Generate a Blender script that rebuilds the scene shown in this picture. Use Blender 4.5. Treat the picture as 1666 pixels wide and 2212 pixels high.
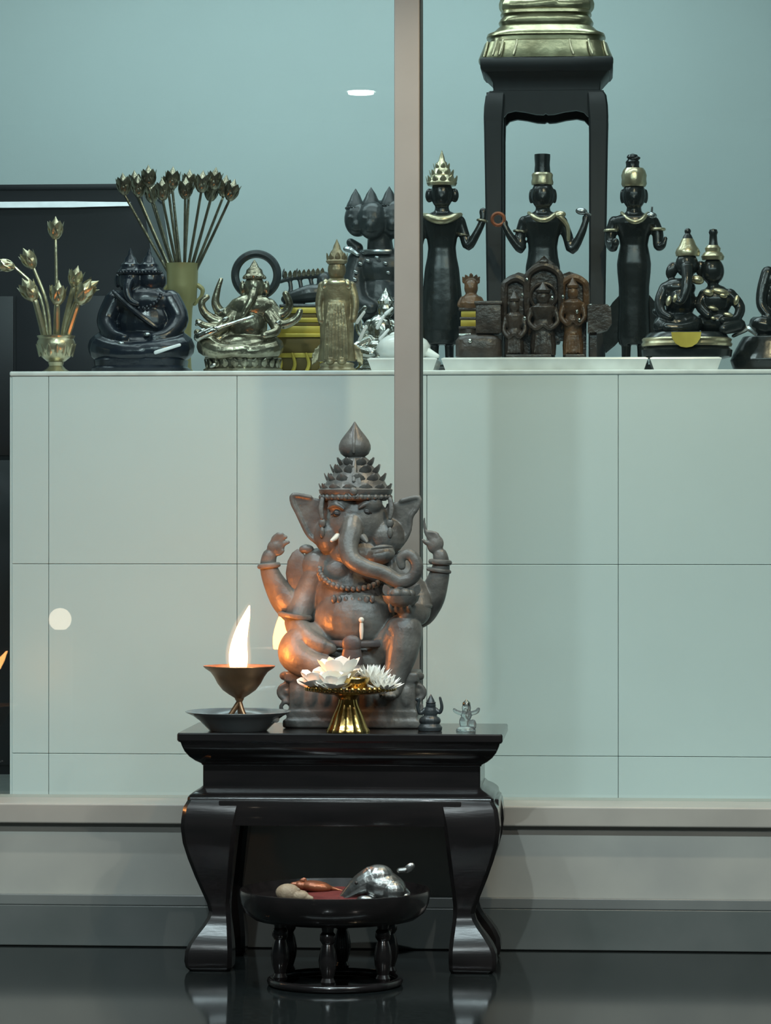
import bpy, bmesh, math, random
from mathutils import Vector, Matrix

for o in list(bpy.data.objects):
    bpy.data.objects.remove(o, do_unlink=True)
SC = bpy.context.scene
COL = SC.collection
random.seed(7)

# ------------------------------------------------------------------ camera
F = 7000.0                       # focal length in pixels of the 1666 x 2212 frame
CU, CV = 833.0, 1106.0
YAW = math.radians(4.0)
CH = 0.999                       # camera height above the porch floor
FW = Vector((-math.sin(YAW), math.cos(YAW), 0))
RT = Vector((math.cos(YAW), math.sin(YAW), 0))
_k = (741 - CU) / F
_t = 7 * math.cos(YAW) / (math.cos(YAW) + math.sin(YAW) * _k)
CAM = Vector((-_t * (-math.sin(YAW) + math.cos(YAW) * _k), -7 * math.cos(YAW), CH))
cd = bpy.data.cameras.new('camera')
cd.sensor_fit = 'VERTICAL'
cd.sensor_height = 24.0
cd.lens = F / 2212 * 24.0
cd.clip_start = 0.1
cam = bpy.data.objects.new('camera', cd)
COL.objects.link(cam)
cam.location = CAM
cam.rotation_euler = (math.pi / 2, 0, YAW)
SC.camera = cam


def W(u, v, Y):
    """world point where the sight line through pixel (u, v) meets the upright plane y = Y"""
    d = FW + RT * ((u - CU) / F) + Vector((0, 0, 1)) * ((CV - v) / F)
    return CAM + d * ((Y - CAM.y) / d.y)


def proj(p):
    r = Vector(p) - CAM
    D = r.dot(FW)
    return CU + F * r.dot(RT) / D, CV - F * r.z / D, D


# ------------------------------------------------------------------ planes of the place
TABLE_Z = CH - (1585 - CV) / F * 7.0
RISER_Y = 0.41
GLASS_Y = 0.55
ALTAR_Y = 0.95
ALTAR_BACK = 1.72
WALL_Y = 2.35
CEIL_Z = 2.65
ALTAR_Z = W(833, 800, ALTAR_Y).z

# ------------------------------------------------------------------ world, lights, exposure
w = bpy.data.worlds.new('night')
SC.world = w
w.use_nodes = True
w.node_tree.nodes['Background'].inputs[0].default_value = (0.55, 0.8, 0.85, 1)
w.node_tree.nodes['Background'].inputs[1].default_value = 0.035
SC.view_settings.view_transform = 'Standard'
SC.view_settings.look = 'None'
SC.view_settings.exposure = 0.37
SC.view_settings.gamma = 1.0
SC.view_settings.use_curve_mapping = False


def area_light(name, loc, sx, sy, power, color, rot=(0, 0, 0)):
    l = bpy.data.lights.new(name, 'AREA')
    l.shape = 'RECTANGLE'
    l.size, l.size_y = sx, sy
    l.energy, l.color = power, color
    o = bpy.data.objects.new(name, l)
    COL.objects.link(o)
    o.location, o.rotation_euler = loc, rot
    return o


# cool fluorescent panels on the ceiling of the shrine room
area_light('room_panel', (-0.3, 1.55, 2.93), 2.4, 0.3, 15.5, (0.77, 0.97, 1.0))
area_light('room_panel_front', (0.1, 0.78, 2.93), 2.4, 0.12, 9, (0.85, 0.98, 1.0))

# unseen strip light added under the porch ceiling to fill the altar front evenly
area_light('porch_fill_light', (0.25, -1.75, CEIL_Z - 0.065), 3.4, 0.08, 78, (0.77, 0.96, 1.0))


def spot(name, loc, power, color, angle=150, radius=0.03):
    l = bpy.data.lights.new(name, 'SPOT')
    l.energy, l.color = power, color
    l.spot_size, l.spot_blend = math.radians(angle), 0.4
    l.shadow_soft_size = radius
    o = bpy.data.objects.new(name, l)
    COL.objects.link(o)
    o.location = loc
    return o


_mx = W(882, 800, GLASS_Y).x
PORCH = [  # x, y, power, colour of each downlight in the porch ceiling
    (_mx - 0.62, GLASS_Y - 0.86, 40, (0.85, 0.97, 1.0)),
    (_mx + 0.62, GLASS_Y - 0.86, 46, (1.0, 0.76, 0.46)),
]
# the downlight whose image stands in the glass: follow the sight line to the pane and back out
_p = W(780, 193, GLASS_Y)
_d = (_p - CAM).normalized()
_d.y = -_d.y
_q = _p + _d * ((CEIL_Z - _p.z) / _d.z)
PORCH.append((_q.x, _q.y, 220, (0.85, 0.98, 1.0)))
PORCH.append((_q.x + 2.6, _q.y + 0.8, 120, (1.0, 0.94, 0.85)))  # extra downlight added out of view for broad frontal fill
for i, (x, y, p, c) in enumerate(PORCH):
    spot('downlight_beam', (x, y, CEIL_Z - 0.03), p, c)


# ------------------------------------------------------------------ materials
def mat(name, color, rough=0.5, metal=0.0, color2=None, scale=20.0, bump=0.0, bscale=None, coat=0.0, spec=0.5, stretch=None, ior=None, trans=0.0):
    m = bpy.data.materials.new(name)
    m.use_nodes = True
    nt = m.node_tree
    b = nt.nodes['Principled BSDF']
    b.inputs['Roughness'].default_value = rough
    b.inputs['Metallic'].default_value = metal
    b.inputs['Coat Weight'].default_value = coat
    b.inputs['Coat Roughness'].default_value = 0.06
    b.inputs['Specular IOR Level'].default_value = spec
    b.inputs['Transmission Weight'].default_value = trans
    if ior:
        b.inputs['IOR'].default_value = ior
    c2 = color2 or tuple(v * 0.82 for v in color)
    tc = nt.nodes.new('ShaderNodeTexCoord')
    mp = nt.nodes.new('ShaderNodeMapping')
    nt.links.new(tc.outputs['Object'], mp.inputs['Vector'])
    if stretch:
        mp.inputs['Scale'].default_value = stretch
    no = nt.nodes.new('ShaderNodeTexNoise')
    no.inputs['Scale'].default_value = scale
    no.inputs['Detail'].default_value = 5
    nt.links.new(mp.outputs['Vector'], no.inputs['Vector'])
    rp = nt.nodes.new('ShaderNodeValToRGB')
    rp.color_ramp.elements[0].position, rp.color_ramp.elements[1].position = 0.32, 0.68
    rp.color_ramp.elements[0].color = (*c2, 1)
    rp.color_ramp.elements[1].color = (*color, 1)
    nt.links.new(no.outputs['Fac'], rp.inputs['Fac'])
    nt.links.new(rp.outputs['Color'], b.inputs['Base Color'])
    if bump:
        n2 = nt.nodes.new('ShaderNodeTexNoise')
        n2.inputs['Scale'].default_value = bscale or scale * 4
        n2.inputs['Detail'].default_value = 4
        nt.links.new(mp.outputs['Vector'], n2.inputs['Vector'])
        bp = nt.nodes.new('ShaderNodeBump')
        bp.inputs['Strength'].default_value = bump
        bp.inputs['Distance'].default_value = 0.004
        nt.links.new(n2.outputs['Fac'], bp.inputs['Height'])
        nt.links.new(bp.outputs['Normal'], b.inputs['Normal'])
    return m


def emit(name, color, strength):
    m = bpy.data.materials.new(name)
    m.use_nodes = True
    nt = m.node_tree
    nt.nodes.remove(nt.nodes['Principled BSDF'])
    e = nt.nodes.new('ShaderNodeEmission')
    e.inputs[0].default_value = (*color, 1)
    e.inputs[1].default_value = strength
    nt.links.new(e.outputs[0], nt.nodes['Material Output'].inputs['Surface'])
    return m


def glow_volume(name, color, strength):
    m = bpy.data.materials.new(name)
    m.use_nodes = True
    nt = m.node_tree
    nt.nodes.remove(nt.nodes['Principled BSDF'])
    e = nt.nodes.new('ShaderNodeEmission')
    e.inputs[0].default_value = (*color, 1)
    e.inputs[1].default_value = strength
    nt.links.new(e.outputs[0], nt.nodes['Material Output'].inputs['Volume'])
    return m


def pane_material():
    m = bpy.data.materials.new('window_glass')
    m.use_nodes = True
    nt = m.node_tree
    nt.nodes.remove(nt.nodes['Principled BSDF'])
    t = nt.nodes.new('ShaderNodeBsdfTransparent')
    t.inputs[0].default_value = (0.95, 0.985, 0.975, 1)
    g = nt.nodes.new('ShaderNodeBsdfGlossy')
    g.inputs['Roughness'].default_value = 0.0
    f = nt.nodes.new('ShaderNodeFresnel')
    gm = nt.nodes.new('ShaderNodeNewGeometry')
    mr_ = nt.nodes.new('ShaderNodeMapRange')      # same reflectance on both faces of the pane
    mr_.inputs['To Min'].default_value = 1.5
    mr_.inputs['To Max'].default_value = 1 / 1.5
    nt.links.new(gm.outputs['Backfacing'], mr_.inputs['Value'])
    nt.links.new(mr_.outputs['Result'], f.inputs['IOR'])
    mx = nt.nodes.new('ShaderNodeMixShader')
    nt.links.new(f.outputs[0], mx.inputs[0])
    nt.links.new(t.outputs[0], mx.inputs[1])
    nt.links.new(g.outputs[0], mx.inputs[2])
    nt.links.new(mx.outputs[0], nt.nodes['Material Output'].inputs['Surface'])
    return m


M = {
    'wall': mat('painted_wall', (0.56, 0.66, 0.655), 0.8, color2=(0.545, 0.64, 0.635), scale=3, bump=0.05, bscale=300),
    'tile': mat('white_wall_tile', (0.71, 0.77, 0.77), 0.26, color2=(0.69, 0.75, 0.75), scale=4, bump=0.02, bscale=60),
    'grout': mat('grout', (0.60, 0.64, 0.63), 0.9),
    'slab': mat('altar_top_slab', (0.80, 0.83, 0.81), 0.18),
    'sill': mat('sill_marble', (0.42, 0.395, 0.35), 0.4, color2=(0.35, 0.33, 0.295), scale=5, bump=0.05),
    'riser': mat('riser_marble', (0.43, 0.425, 0.38), 0.4, color2=(0.34, 0.34, 0.315), scale=4, bump=0.05),
    'skirt': mat('skirting_marble', (0.135, 0.145, 0.14), 0.3, color2=(0.10, 0.115, 0.11), scale=5),
    'skirt_edge': mat('skirting_edge_marble', (0.19, 0.2, 0.19), 0.35, color2=(0.15, 0.16, 0.155), scale=5),
    'floor': mat('black_granite', (0.014, 0.017, 0.017), 0.09, color2=(0.009, 0.011, 0.011), scale=60, spec=0.3),
    'room_floor': mat('room_floor_tile', (0.4, 0.42, 0.4), 0.3),
    'ceil': mat('ceiling_board', (0.5, 0.5, 0.47), 0.8),
    'mullion': mat('mullion_paint', (0.29, 0.268, 0.242), 0.45, color2=(0.265, 0.245, 0.22), scale=6),
    'gasket': mat('black_gasket', (0.02, 0.02, 0.02), 0.6),
    'pane': pane_material(),
    'lacquer': mat('dark_lacquered_wood', (0.014, 0.011, 0.011), 0.22, color2=(0.008, 0.007, 0.007), scale=6, stretch=(1, 6, 6), bump=0.04, bscale=40, coat=0.4),
    'stand_wood': mat('black_stand_wood', (0.011, 0.013, 0.014), 0.5, color2=(0.008, 0.009, 0.010), scale=12, stretch=(6, 6, 1)),
    'cabinet': mat('black_cabinet', (0.016, 0.016, 0.021), 0.4, color2=(0.012, 0.013, 0.016), scale=3),
    'strip': mat('white_gloss', (0.85, 0.88, 0.9), 0.15, metal=0.0),
    'clay': mat('grey_clay', (0.155, 0.152, 0.138), 0.4, color2=(0.062, 0.06, 0.056), scale=17, bump=0.6, bscale=48),
    'clay_dark': mat('dark_clay', (0.085, 0.072, 0.068), 0.42, color2=(0.06, 0.05, 0.05), scale=16, bump=0.35, bscale=60),
    'ivory': mat('ivory', (0.7, 0.68, 0.6), 0.4),
    'eye': mat('painted_eye', (0.03, 0.026, 0.024), 0.35),
    'brass': mat('old_brass', (0.33, 0.19, 0.10), 0.35, metal=0.85, color2=(0.22, 0.13, 0.075), scale=14, bump=0.05),
    'glaze': mat('grey_glaze', (0.20, 0.22, 0.225), 0.18, color2=(0.16, 0.18, 0.185), scale=10),
    'pewter': mat('pewter', (0.42, 0.45, 0.46), 0.24, metal=0.9, color2=(0.34, 0.37, 0.38), scale=10),
    'gold': mat('gold', (0.72, 0.49, 0.17), 0.22, metal=1.0, color2=(0.55, 0.36, 0.12), scale=25, bump=0.15, bscale=70),
    'pale_gold': mat('pale_gold', (0.60, 0.55, 0.38), 0.3, metal=0.85, color2=(0.42, 0.38, 0.25), scale=30, bump=0.2, bscale=90),
    'bronze': mat('pale_bronze', (0.36, 0.34, 0.25), 0.27, metal=0.9, color2=(0.17, 0.155, 0.11), scale=26, bump=0.45, bscale=70),
    'gilt_wood': mat('gilt_figure', (0.33, 0.29, 0.18), 0.4, metal=0.6, color2=(0.16, 0.13, 0.08), scale=28, bump=0.4, bscale=80),
    'yellow': mat('yellow_gold_paint', (0.62, 0.50, 0.09), 0.38, metal=0.3, color2=(0.38, 0.29, 0.04), scale=10),
    'yellow_dark': mat('dark_gold_paint', (0.14, 0.10, 0.025), 0.5, metal=0.3),
    'vase_gold': mat('dull_vase_gold', (0.40, 0.36, 0.17), 0.38, metal=0.35, color2=(0.30, 0.27, 0.12), scale=8),
    'gilt_base': mat('gilt_brass_base', (0.34, 0.32, 0.20), 0.28, metal=0.85, color2=(0.17, 0.155, 0.09), scale=16, bump=0.2, bscale=60),
    'black': mat('black_stone', (0.014, 0.018, 0.019), 0.24, color2=(0.009, 0.012, 0.012), scale=20, bump=0.12, bscale=60),
    'blueblack': mat('blue_black_stone', (0.009, 0.014, 0.023), 0.26, color2=(0.006, 0.009, 0.015), scale=14, bump=0.25, bscale=50),
    'iron': mat('dark_iron', (0.035, 0.043, 0.046), 0.34, color2=(0.02, 0.026, 0.028), scale=16, bump=0.3, bscale=60),
    'silver': mat('silver', (0.62, 0.64, 0.60), 0.2, metal=1.0, color2=(0.24, 0.25, 0.22), scale=30, bump=0.5, bscale=60),
    'dull_silver': mat('dull_silver', (0.42, 0.43, 0.42), 0.33, metal=0.95, color2=(0.2, 0.2, 0.19), scale=30, bump=0.4, bscale=60),
    'brown': mat('brown_carved_wood', (0.06, 0.045, 0.036), 0.34, color2=(0.022, 0.018, 0.016), scale=26, bump=0.7, bscale=70),
    'amber': mat('amber_carved_wood', (0.14, 0.072, 0.032), 0.36, color2=(0.045, 0.027, 0.016), scale=26, bump=0.7, bscale=70),
    'white': mat('white_ceramic', (0.80, 0.83, 0.81), 0.2),
    'petal': mat('white_petal', (0.92, 0.91, 0.87), 0.5, color2=(0.87, 0.87, 0.82), scale=30),
    'stamen': mat('yellow_stamen', (0.75, 0.62, 0.25), 0.6),
    'copper': mat('copper_brown', (0.33, 0.12, 0.06), 0.3, metal=0.5, color2=(0.22, 0.07, 0.035), scale=30),
    'buff': mat('buff_clay', (0.34, 0.26, 0.18), 0.6, color2=(0.24, 0.17, 0.11), scale=60, bump=0.3),
    'red': mat('red_cloth', (0.15, 0.018, 0.015), 0.8, color2=(0.10, 0.012, 0.01), scale=80),
    'crystal': mat('crystal', (0.82, 0.9, 0.9), 0.03, trans=0.92, ior=1.45),
    'oil': mat('lamp_oil', (0.5, 0.35, 0.12), 0.05, trans=0.5),
    'wick': mat('cotton_wick', (0.1, 0.07, 0.05), 0.9),
    'flame': emit('flame_core', (1.0, 0.28, 0.045), 85.0),
    'flame_small': emit('flame_core_small', (1.0, 0.40, 0.12), 18.0),
    'mantle': glow_volume('flame_mantle', (1.0, 0.5, 0.25), 7.0),
    'lens': emit('downlight_lens', (0.9, 1.0, 0.95), 30.0),
    'lens_cool': emit('downlight_lens_cool', (0.8, 0.97, 1.0), 16.0),
    'lens_warm': emit('downlight_lens_warm', (1.0, 0.84, 0.62), 16.0),
    'lantern': emit('lantern_globe', (1.0, 0.82, 0.62), 5.5),
    'trim': mat('white_trim', (0.75, 0.75, 0.72), 0.4),
}


# ------------------------------------------------------------------ shape helpers
def finish(bm, name, m, parent=None, smooth=True, angle=40):
    bmesh.ops.recalc_face_normals(bm, faces=bm.faces[:])
    me = bpy.data.meshes.new(name)
    bm.to_mesh(me)
    bm.free()
    me.materials.append(m)
    if smooth:
        me.shade_smooth()
        me.set_sharp_from_angle(angle=math.radians(angle))
    o = bpy.data.objects.new(name, me)
    COL.objects.link(o)
    if parent:
        o.parent = parent
    return o


def ringloft(bm, rings, closed=False):
    """rings: list of equal-length lists of points; closes both ends with faces"""
    vs = [[bm.verts.new(p) for p in r] for r in rings]
    n = len(vs[0])
    for a, b in zip(vs[:-1], vs[1:]):
        for i in range(n):
            j = (i + 1) % n
            bm.faces.new((a[i], a[j], b[j], b[i]))
    if closed:
        a, b = vs[-1], vs[0]
        for i in range(n):
            j = (i + 1) % n
            bm.faces.new((a[i], a[j], b[j], b[i]))
    else:
        bm.faces.new(vs[0])
        bm.faces.new(list(reversed(vs[-1])))


def E(bm, c, r, rot=0, seg=16):
    """ellipsoid; rot turns it in the picture plane (degrees, clockwise on screen is positive)"""
    if isinstance(r, (int, float)):
        r = (r, r, r)
    mt = Matrix.Translation((c[0], c[2], -c[1])) @ Matrix.Rotation(math.radians(rot), 4, 'Y') @ Matrix.Diagonal((r[0], r[2], r[1], 1))
    bmesh.ops.create_uvsphere(bm, u_segments=seg, v_segments=max(6, seg * 5 // 8), radius=1.0, matrix=mt)


def cr(pts, n):
    out = []
    P = [Vector(p) for p in pts]
    for i in range(len(P) - 1):
        p0, p1, p2, p3 = P[max(i - 1, 0)], P[i], P[i + 1], P[min(i + 2, len(P) - 1)]
        for k in range(n):
            t = k / n
            out.append(0.5 * ((2 * p1) + (p2 - p0) * t + (2 * p0 - 5 * p1 + 4 * p2 - p3) * t * t + (3 * p1 - p0 - 3 * p2 + p3) * t ** 3))
    out.append(P[-1])
    return out


def T(bm, pts, seg=10, n=4, ky=1.0):
    """tapered tube through (px, py, q, r)"""
    ps = cr([Vector((p[0], p[2], -p[1], p[3])) for p in pts], n)
    C = [Vector(p[:3]) for p in ps]
    Rr = [max(p[3], 0.15) for p in ps]
    tang = [(C[min(i + 1, len(C) - 1)] - C[max(i - 1, 0)]).normalized() for i in range(len(C))]
    up = Vector((0, 1, 0)) if abs(tang[0].y) < 0.8 else Vector((1, 0, 0))
    rings = []
    nrm = (up - tang[0] * up.dot(tang[0])).normalized()

    def ring(c, t, nn, r):
        bn = t.cross(nn)
        return [c + (nn * math.cos(a) * ky + bn * math.sin(a)) * r for a in [2 * math.pi * k / seg for k in range(seg)]]
    for i, (c, t, r) in enumerate(zip(C, tang, Rr)):
        nrm = (nrm - t * nrm.dot(t)).normalized()
        if i == 0:
            rings.append(ring(c - t * r * 0.85, t, nrm, r * 0.35))
            rings.append(ring(c - t * r * 0.5, t, nrm, r * 0.82))
        rings.append(ring(c, t, nrm, r))
        if i == len(C) - 1:
            rings.append(ring(c + t * r * 0.5, t, nrm, r * 0.82))
            rings.append(ring(c + t * r * 0.85, t, nrm, r * 0.35))
    ringloft(bm, rings)


def L(bm, cx, q, prof, seg=28, sq=2.0, ky=1.0, flute=0, fd=0.0):
    """turned shape about the upright axis at px = cx; prof = [(radius, py)...]; sq > 2 squares the plan"""
    rings = []
    for r, py in prof:
        r = max(r, 0.05)
        pts = []
        for k in range(seg):
            a = 2 * math.pi * k / seg
            c, s = math.cos(a), math.sin(a)
            e = 1.0
            if sq != 2.0:
                e = 1.0 / (abs(c) ** sq + abs(s) ** sq) ** (1 / sq)
            rr = r * e * (1 + fd * abs(math.sin(flute * a / 2)) if flute else e / e * 1.0 if False else 1.0)
            if sq != 2.0 and not flute:
                rr = r * e
            pts.append(Vector((cx + rr * c, q + rr * s * ky, -py)))
        rings.append(pts)
    ringloft(bm, rings)


def PR(bm, poly, q0, q1):
    a = [Vector((x, q0, -y)) for x, y in poly]
    b = [Vector((x, q1, -y)) for x, y in poly]
    va = [bm.verts.new(p) for p in a]
    vb = [bm.verts.new(p) for p in b]
    n = len(va)
    bm.faces.new(va)
    bm.faces.new(list(reversed(vb)))
    for i in range(n):
        j = (i + 1) % n
        bm.faces.new((va[i], vb[i], vb[j], va[j]))


def B(bm, x0, x1, y0, y1, q0, q1, bev=0.0):
    n0 = len(bm.verts)
    r = bmesh.ops.create_cube(bm, size=1.0, matrix=Matrix.Translation(((x0 + x1) / 2, (q0 + q1) / 2, -(y0 + y1) / 2)) @ Matrix.Diagonal((abs(x1 - x0), abs(q1 - q0), abs(y1 - y0), 1)))
    if bev:
        es = set(e for v in r['verts'] for e in v.link_edges)
        bmesh.ops.bevel(bm, geom=list(es), offset=bev, segments=2, affect='EDGES', profile=0.6)


def RG(bm, c, R, r, axis='q', seg=32, ms=8, a0=0, a1=360, tilt=0, rz=1.0):
    """ring (torus) round c; axis q faces the viewer, z lies flat; a0-a1 cuts an arc"""
    full = abs(a1 - a0) >= 359.9
    rings = []
    n = seg if full else seg + 1
    for i in range(n):
        a = math.radians(a0 + (a1 - a0) * i / seg)
        ring = []
        for k in range(ms):
            b = 2 * math.pi * k / ms
            rad = R + r * math.cos(b)
            h = r * math.sin(b)
            if axis == 'q':
                p = Vector((rad * math.cos(a), h, rad * math.sin(a) * rz))
            else:
                p = Vector((rad * math.cos(a), rad * math.sin(a) * rz, h))
            if tilt:
                p = Matrix.Rotation(math.radians(tilt), 3, 'Y') @ p
            ring.append(p + Vector((c[0], c[2], -c[1])))
        rings.append(ring)
    ringloft(bm, rings, closed=full)


def LEAF(bm, base, d, nrm, length, width, thick=2.0, curl=0.15, n=6, blunt=False):
    """pointed petal from base along d (both in px space: x, up, depth), cupped towards nrm"""
    d = Vector((d[0], d[2], d[1])).normalized()
    nn = Vector((nrm[0], nrm[2], nrm[1]))
    nn = (nn - d * nn.dot(d)).normalized()
    s = d.cross(nn)
    b = Vector((base[0], base[2], -base[1]))
    rings = []
    for i in range(n + 1):
        t = i / n
        wd = width * 0.5 * max(0.03, (math.sin(math.pi * min(1, t * 0.9 + 0.12)) ** 0.8)) * (1 if t < 0.97 else 0.15)
        if blunt:
            wd = width * 0.5 * (0.35 + 0.65 * math.sin(math.pi * 0.5 * min(1, t / 0.6))) * (1 if t < 0.7 else math.sqrt(max(0.0, 1 - ((t - 0.7) / 0.3) ** 2)) * 0.94 + 0.06)
        c = b + d * (length * t) + nn * (curl * length * t * t)
        ring = []
        for ss, hh in ((-1, 0), (-0.55, -0.16), (0, -0.22), (0.55, -0.16), (1, 0), (0.5, 0.0), (0, 0.0), (-0.5, 0.0)):
            cup = abs(ss) ** 2 * wd * 0.22
            ring.append(c + s * (ss * wd) + nn * (cup + hh * thick * 2 * (1 - 0.6 * t) + (thick * 0.25 if hh == 0 and abs(ss) < 1 else 0)))
        rings.append(ring)
    ringloft(bm, rings)


def remesh(o, voxel, smooth=2):
    md = o.modifiers.new('r', 'REMESH')
    md.mode = 'VOXEL'
    md.voxel_size = voxel
    dg = bpy.context.evaluated_depsgraph_get()
    me = bpy.data.meshes.new_from_object(o.evaluated_get(dg))
    o.modifiers.clear()
    bm = bmesh.new()
    bm.from_mesh(me)
    for _ in range(smooth):
        bmesh.ops.smooth_vert(bm, verts=bm.verts[:], factor=0.5, use_axis_x=True, use_axis_y=True, use_axis_z=True)
    bm.to_mesh(me)
    bm.free()
    me.name = o.name
    if not me.materials:
        me.materials.append(o.data.materials[0])
    me.shade_smooth()
    old = o.data
    o.data = me
    bpy.data.meshes.remove(old)


def tag(o, label, cat, group=None, kind=None):
    if label:
        o['label'] = label
    if cat:
        o['category'] = cat
    if group:
        o['group'] = group
    if kind:
        o['kind'] = kind
    return o


class Thing:
    """an Empty at the base of a thing; its parts are modelled in photograph pixels (x, y, depth q) and scaled to metres at the thing's distance"""
    def __init__(self, name, label, cat, cx, Y, z0, group=None):
        g = W(cx, 1106, Y)
        self.o = bpy.data.objects.new(name, None)
        self.o.empty_display_size = 0.03
        COL.objects.link(self.o)
        self.o.location = (g.x, Y, z0)
        u, v, D = proj((g.x, Y, z0))
        self.cx, self.bp, self.s, self.qs = cx, v, D / F, 1.0
        tag(self.o, label, cat, group)

    def M(self):
        s = self.s
        return Matrix.Diagonal((s / math.cos(YAW), s * self.qs, s, 1)) @ Matrix.Translation((-self.cx, 0, self.bp))

    def part(self, name, m, build, vox=0, smooth=2, parent=None, label=None, angle=40, flat=False, kind=None):
        bm = bmesh.new()
        build(bm)
        bmesh.ops.transform(bm, matrix=self.M(), verts=bm.verts[:])
        o = finish(bm, name, M[m] if isinstance(m, str) else m, parent or self.o, not flat, angle)
        if vox:
            remesh(o, vox * self.s, smooth)
        if label:
            o['label'] = label
        if kind:
            o['kind'] = kind
        return o


def mbox(name, m, x0, x1, y0, y1, z0, z1, bev=0.0, parent=None):
    bm = bmesh.new()
    r = bmesh.ops.create_cube(bm, size=1.0, matrix=Matrix.Translation(((x0 + x1) / 2, (y0 + y1) / 2, (z0 + z1) / 2)) @ Matrix.Diagonal((x1 - x0, y1 - y0, z1 - z0, 1)))
    if bev:
        bmesh.ops.bevel(bm, geom=bm.edges[:], offset=bev, segments=3, affect='EDGES', profile=0.5)
    return finish(bm, name, M[m], parent, True, 12)


def struct(o, label=None):
    o['kind'] = 'structure'
    if label:
        o['label'] = label
    return o


# ================================================================== THE SETTING
struct(mbox('floor', 'floor', -4, 4, -8, RISER_Y + 0.1, -0.05, 0.0), 'polished black granite porch floor')
zs1 = W(833, 1740, RISER_Y - 0.02).z
zs0 = W(833, 1785, RISER_Y - 0.02).z
zk = W(833, 1936, RISER_Y).z
zk2 = W(833, 1960, RISER_Y).z
wl = struct(mbox('wall_low', 'riser', -2.6, 2.6, RISER_Y, GLASS_Y + 0.05, 0.0, zs0), 'low beige marble wall below the window')
struct(mbox('trim_1', 'sill', -2.6, 2.6, RISER_Y - 0.022, GLASS_Y + 0.08, zs0 + 0.0015, zs1, 0.004), 'greyish marble sill slab under the window')
struct(mbox('baseboard_front', 'skirt', -2.6, 2.6, RISER_Y - 0.012, RISER_Y, 0.002, zk2, 0.002), 'dark marble skirting along the floor')
struct(mbox('trim_2', 'skirt_edge', -2.6, 2.6, RISER_Y - 0.012, RISER_Y, zk2, zk, 0.003), 'lighter top edge of the dark skirting')
# room behind the glass
ROOM_Z = zs0
struct(mbox('floor_room', 'room_floor', -2.6, 2.6, GLASS_Y + 0.08, WALL_Y + 0.1, ROOM_Z - 0.06, ROOM_Z), 'floor of the shrine room behind the glass')
struct(mbox('wall_back', 'wall', -2.6, 2.6, WALL_Y, WALL_Y + 0.1, ROOM_Z, 3.0), 'plain pale teal back wall of the shrine room')
struct(mbox('wall_left', 'wall', -2.7, -2.6, GLASS_Y, WALL_Y + 0.1, ROOM_Z, 3.0))
struct(mbox('wall_right', 'wall', 2.6, 2.7, GLASS_Y, WALL_Y + 0.1, ROOM_Z, 3.0))
struct(mbox('ceiling_room', 'ceil', -2.7, 2.7, GLASS_Y + 0.08, WALL_Y + 0.1, 3.0, 3.06))
struct(mbox('ceiling', 'ceil', -4, 4, -5.6, GLASS_Y - 0.03, CEIL_Z, CEIL_Z + 0.06), 'porch ceiling')
struct(mbox('wall_lintel', 'wall', -2.7, 2.7, GLASS_Y - 0.03, GLASS_Y + 0.08, CEIL_Z - 0.05, 3.06))
# window: one pane each side of the mullion
ml, mr = W(855, 1000, GLASS_Y).x, W(911, 1000, GLASS_Y).x
for i, (a, b) in enumerate(((-2.6, ml + 0.006), (mr - 0.006, 2.6))):
    o = mbox('window_%d' % (i + 1), 'pane', a, b, GLASS_Y - 0.003, GLASS_Y + 0.003, zs1, CEIL_Z - 0.05)
    struct(o, ('clear glass pane left of the upright mullion', 'clear glass pane right of the upright mullion')[i])
mu = struct(mbox('trim_3', 'mullion', ml, mr - 0.0018, GLASS_Y - 0.055, GLASS_Y + 0.08, zs1, CEIL_Z - 0.05, 0.003), 'upright beige-grey window mullion between the panes')
g = mbox('gasket', 'gasket', mr - 0.0018, mr, GLASS_Y - 0.045, GLASS_Y + 0.06, zs1, CEIL_Z - 0.05, 0.0, mu)

# altar block: core, top slab and the tiles of its front
ax0 = W(26, 1200, ALTAR_Y).x
core = mbox('altar_block', 'grout', ax0 + 0.002, 2.55, ALTAR_Y + 0.010, ALTAR_BACK, ROOM_Z, ALTAR_Z - 0.012)
tag(core, 'long white tiled altar block behind the glass', 'altar')
xs = [ax0, W(105, 1200, ALTAR_Y).x]
step = (W(1336, 1200, ALTAR_Y).x - xs[1]) / 3
while xs[-1] < 2.5:
    xs.append(xs[-1] + step)
xs[-1] = 2.55
zj = W(833, 1219, ALTAR_Y).z
zrows = [ROOM_Z, zj - step, zj, ALTAR_Z - 0.012]
if zrows[1] < ROOM_Z + 0.03:
    zrows.pop(1)
G = 0.0006
for j in range(len(zrows) - 1):
    for i in range(len(xs) - 1):
        mbox('tile', 'tile', xs[i] + (G if i else 0), xs[i + 1] - G, ALTAR_Y, ALTAR_Y + 0.0098, zrows[j] + G, zrows[j + 1] - G, 0.0012, core)
mbox('tile', 'tile', ax0 - 0.006, ax0 + 0.002, ALTAR_Y + 0.002, ALTAR_BACK, ROOM_Z, ALTAR_Z - 0.012, 0.001, core)
mbox('top_slab', 'slab', ax0 - 0.006, 2.55, ALTAR_Y - 0.004, ALTAR_BACK, ALTAR_Z - 0.012, ALTAR_Z, 0.004, core)

fx = mbox('fill_light_housing', 'ceil', -1.5, 2.0, -1.81, -1.69, CEIL_Z - 0.055, CEIL_Z, 0.004)  # housing added above the unseen fill light
tag(fx, 'long housing added for the unseen fill light under the porch ceiling', 'light fixture')
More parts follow.
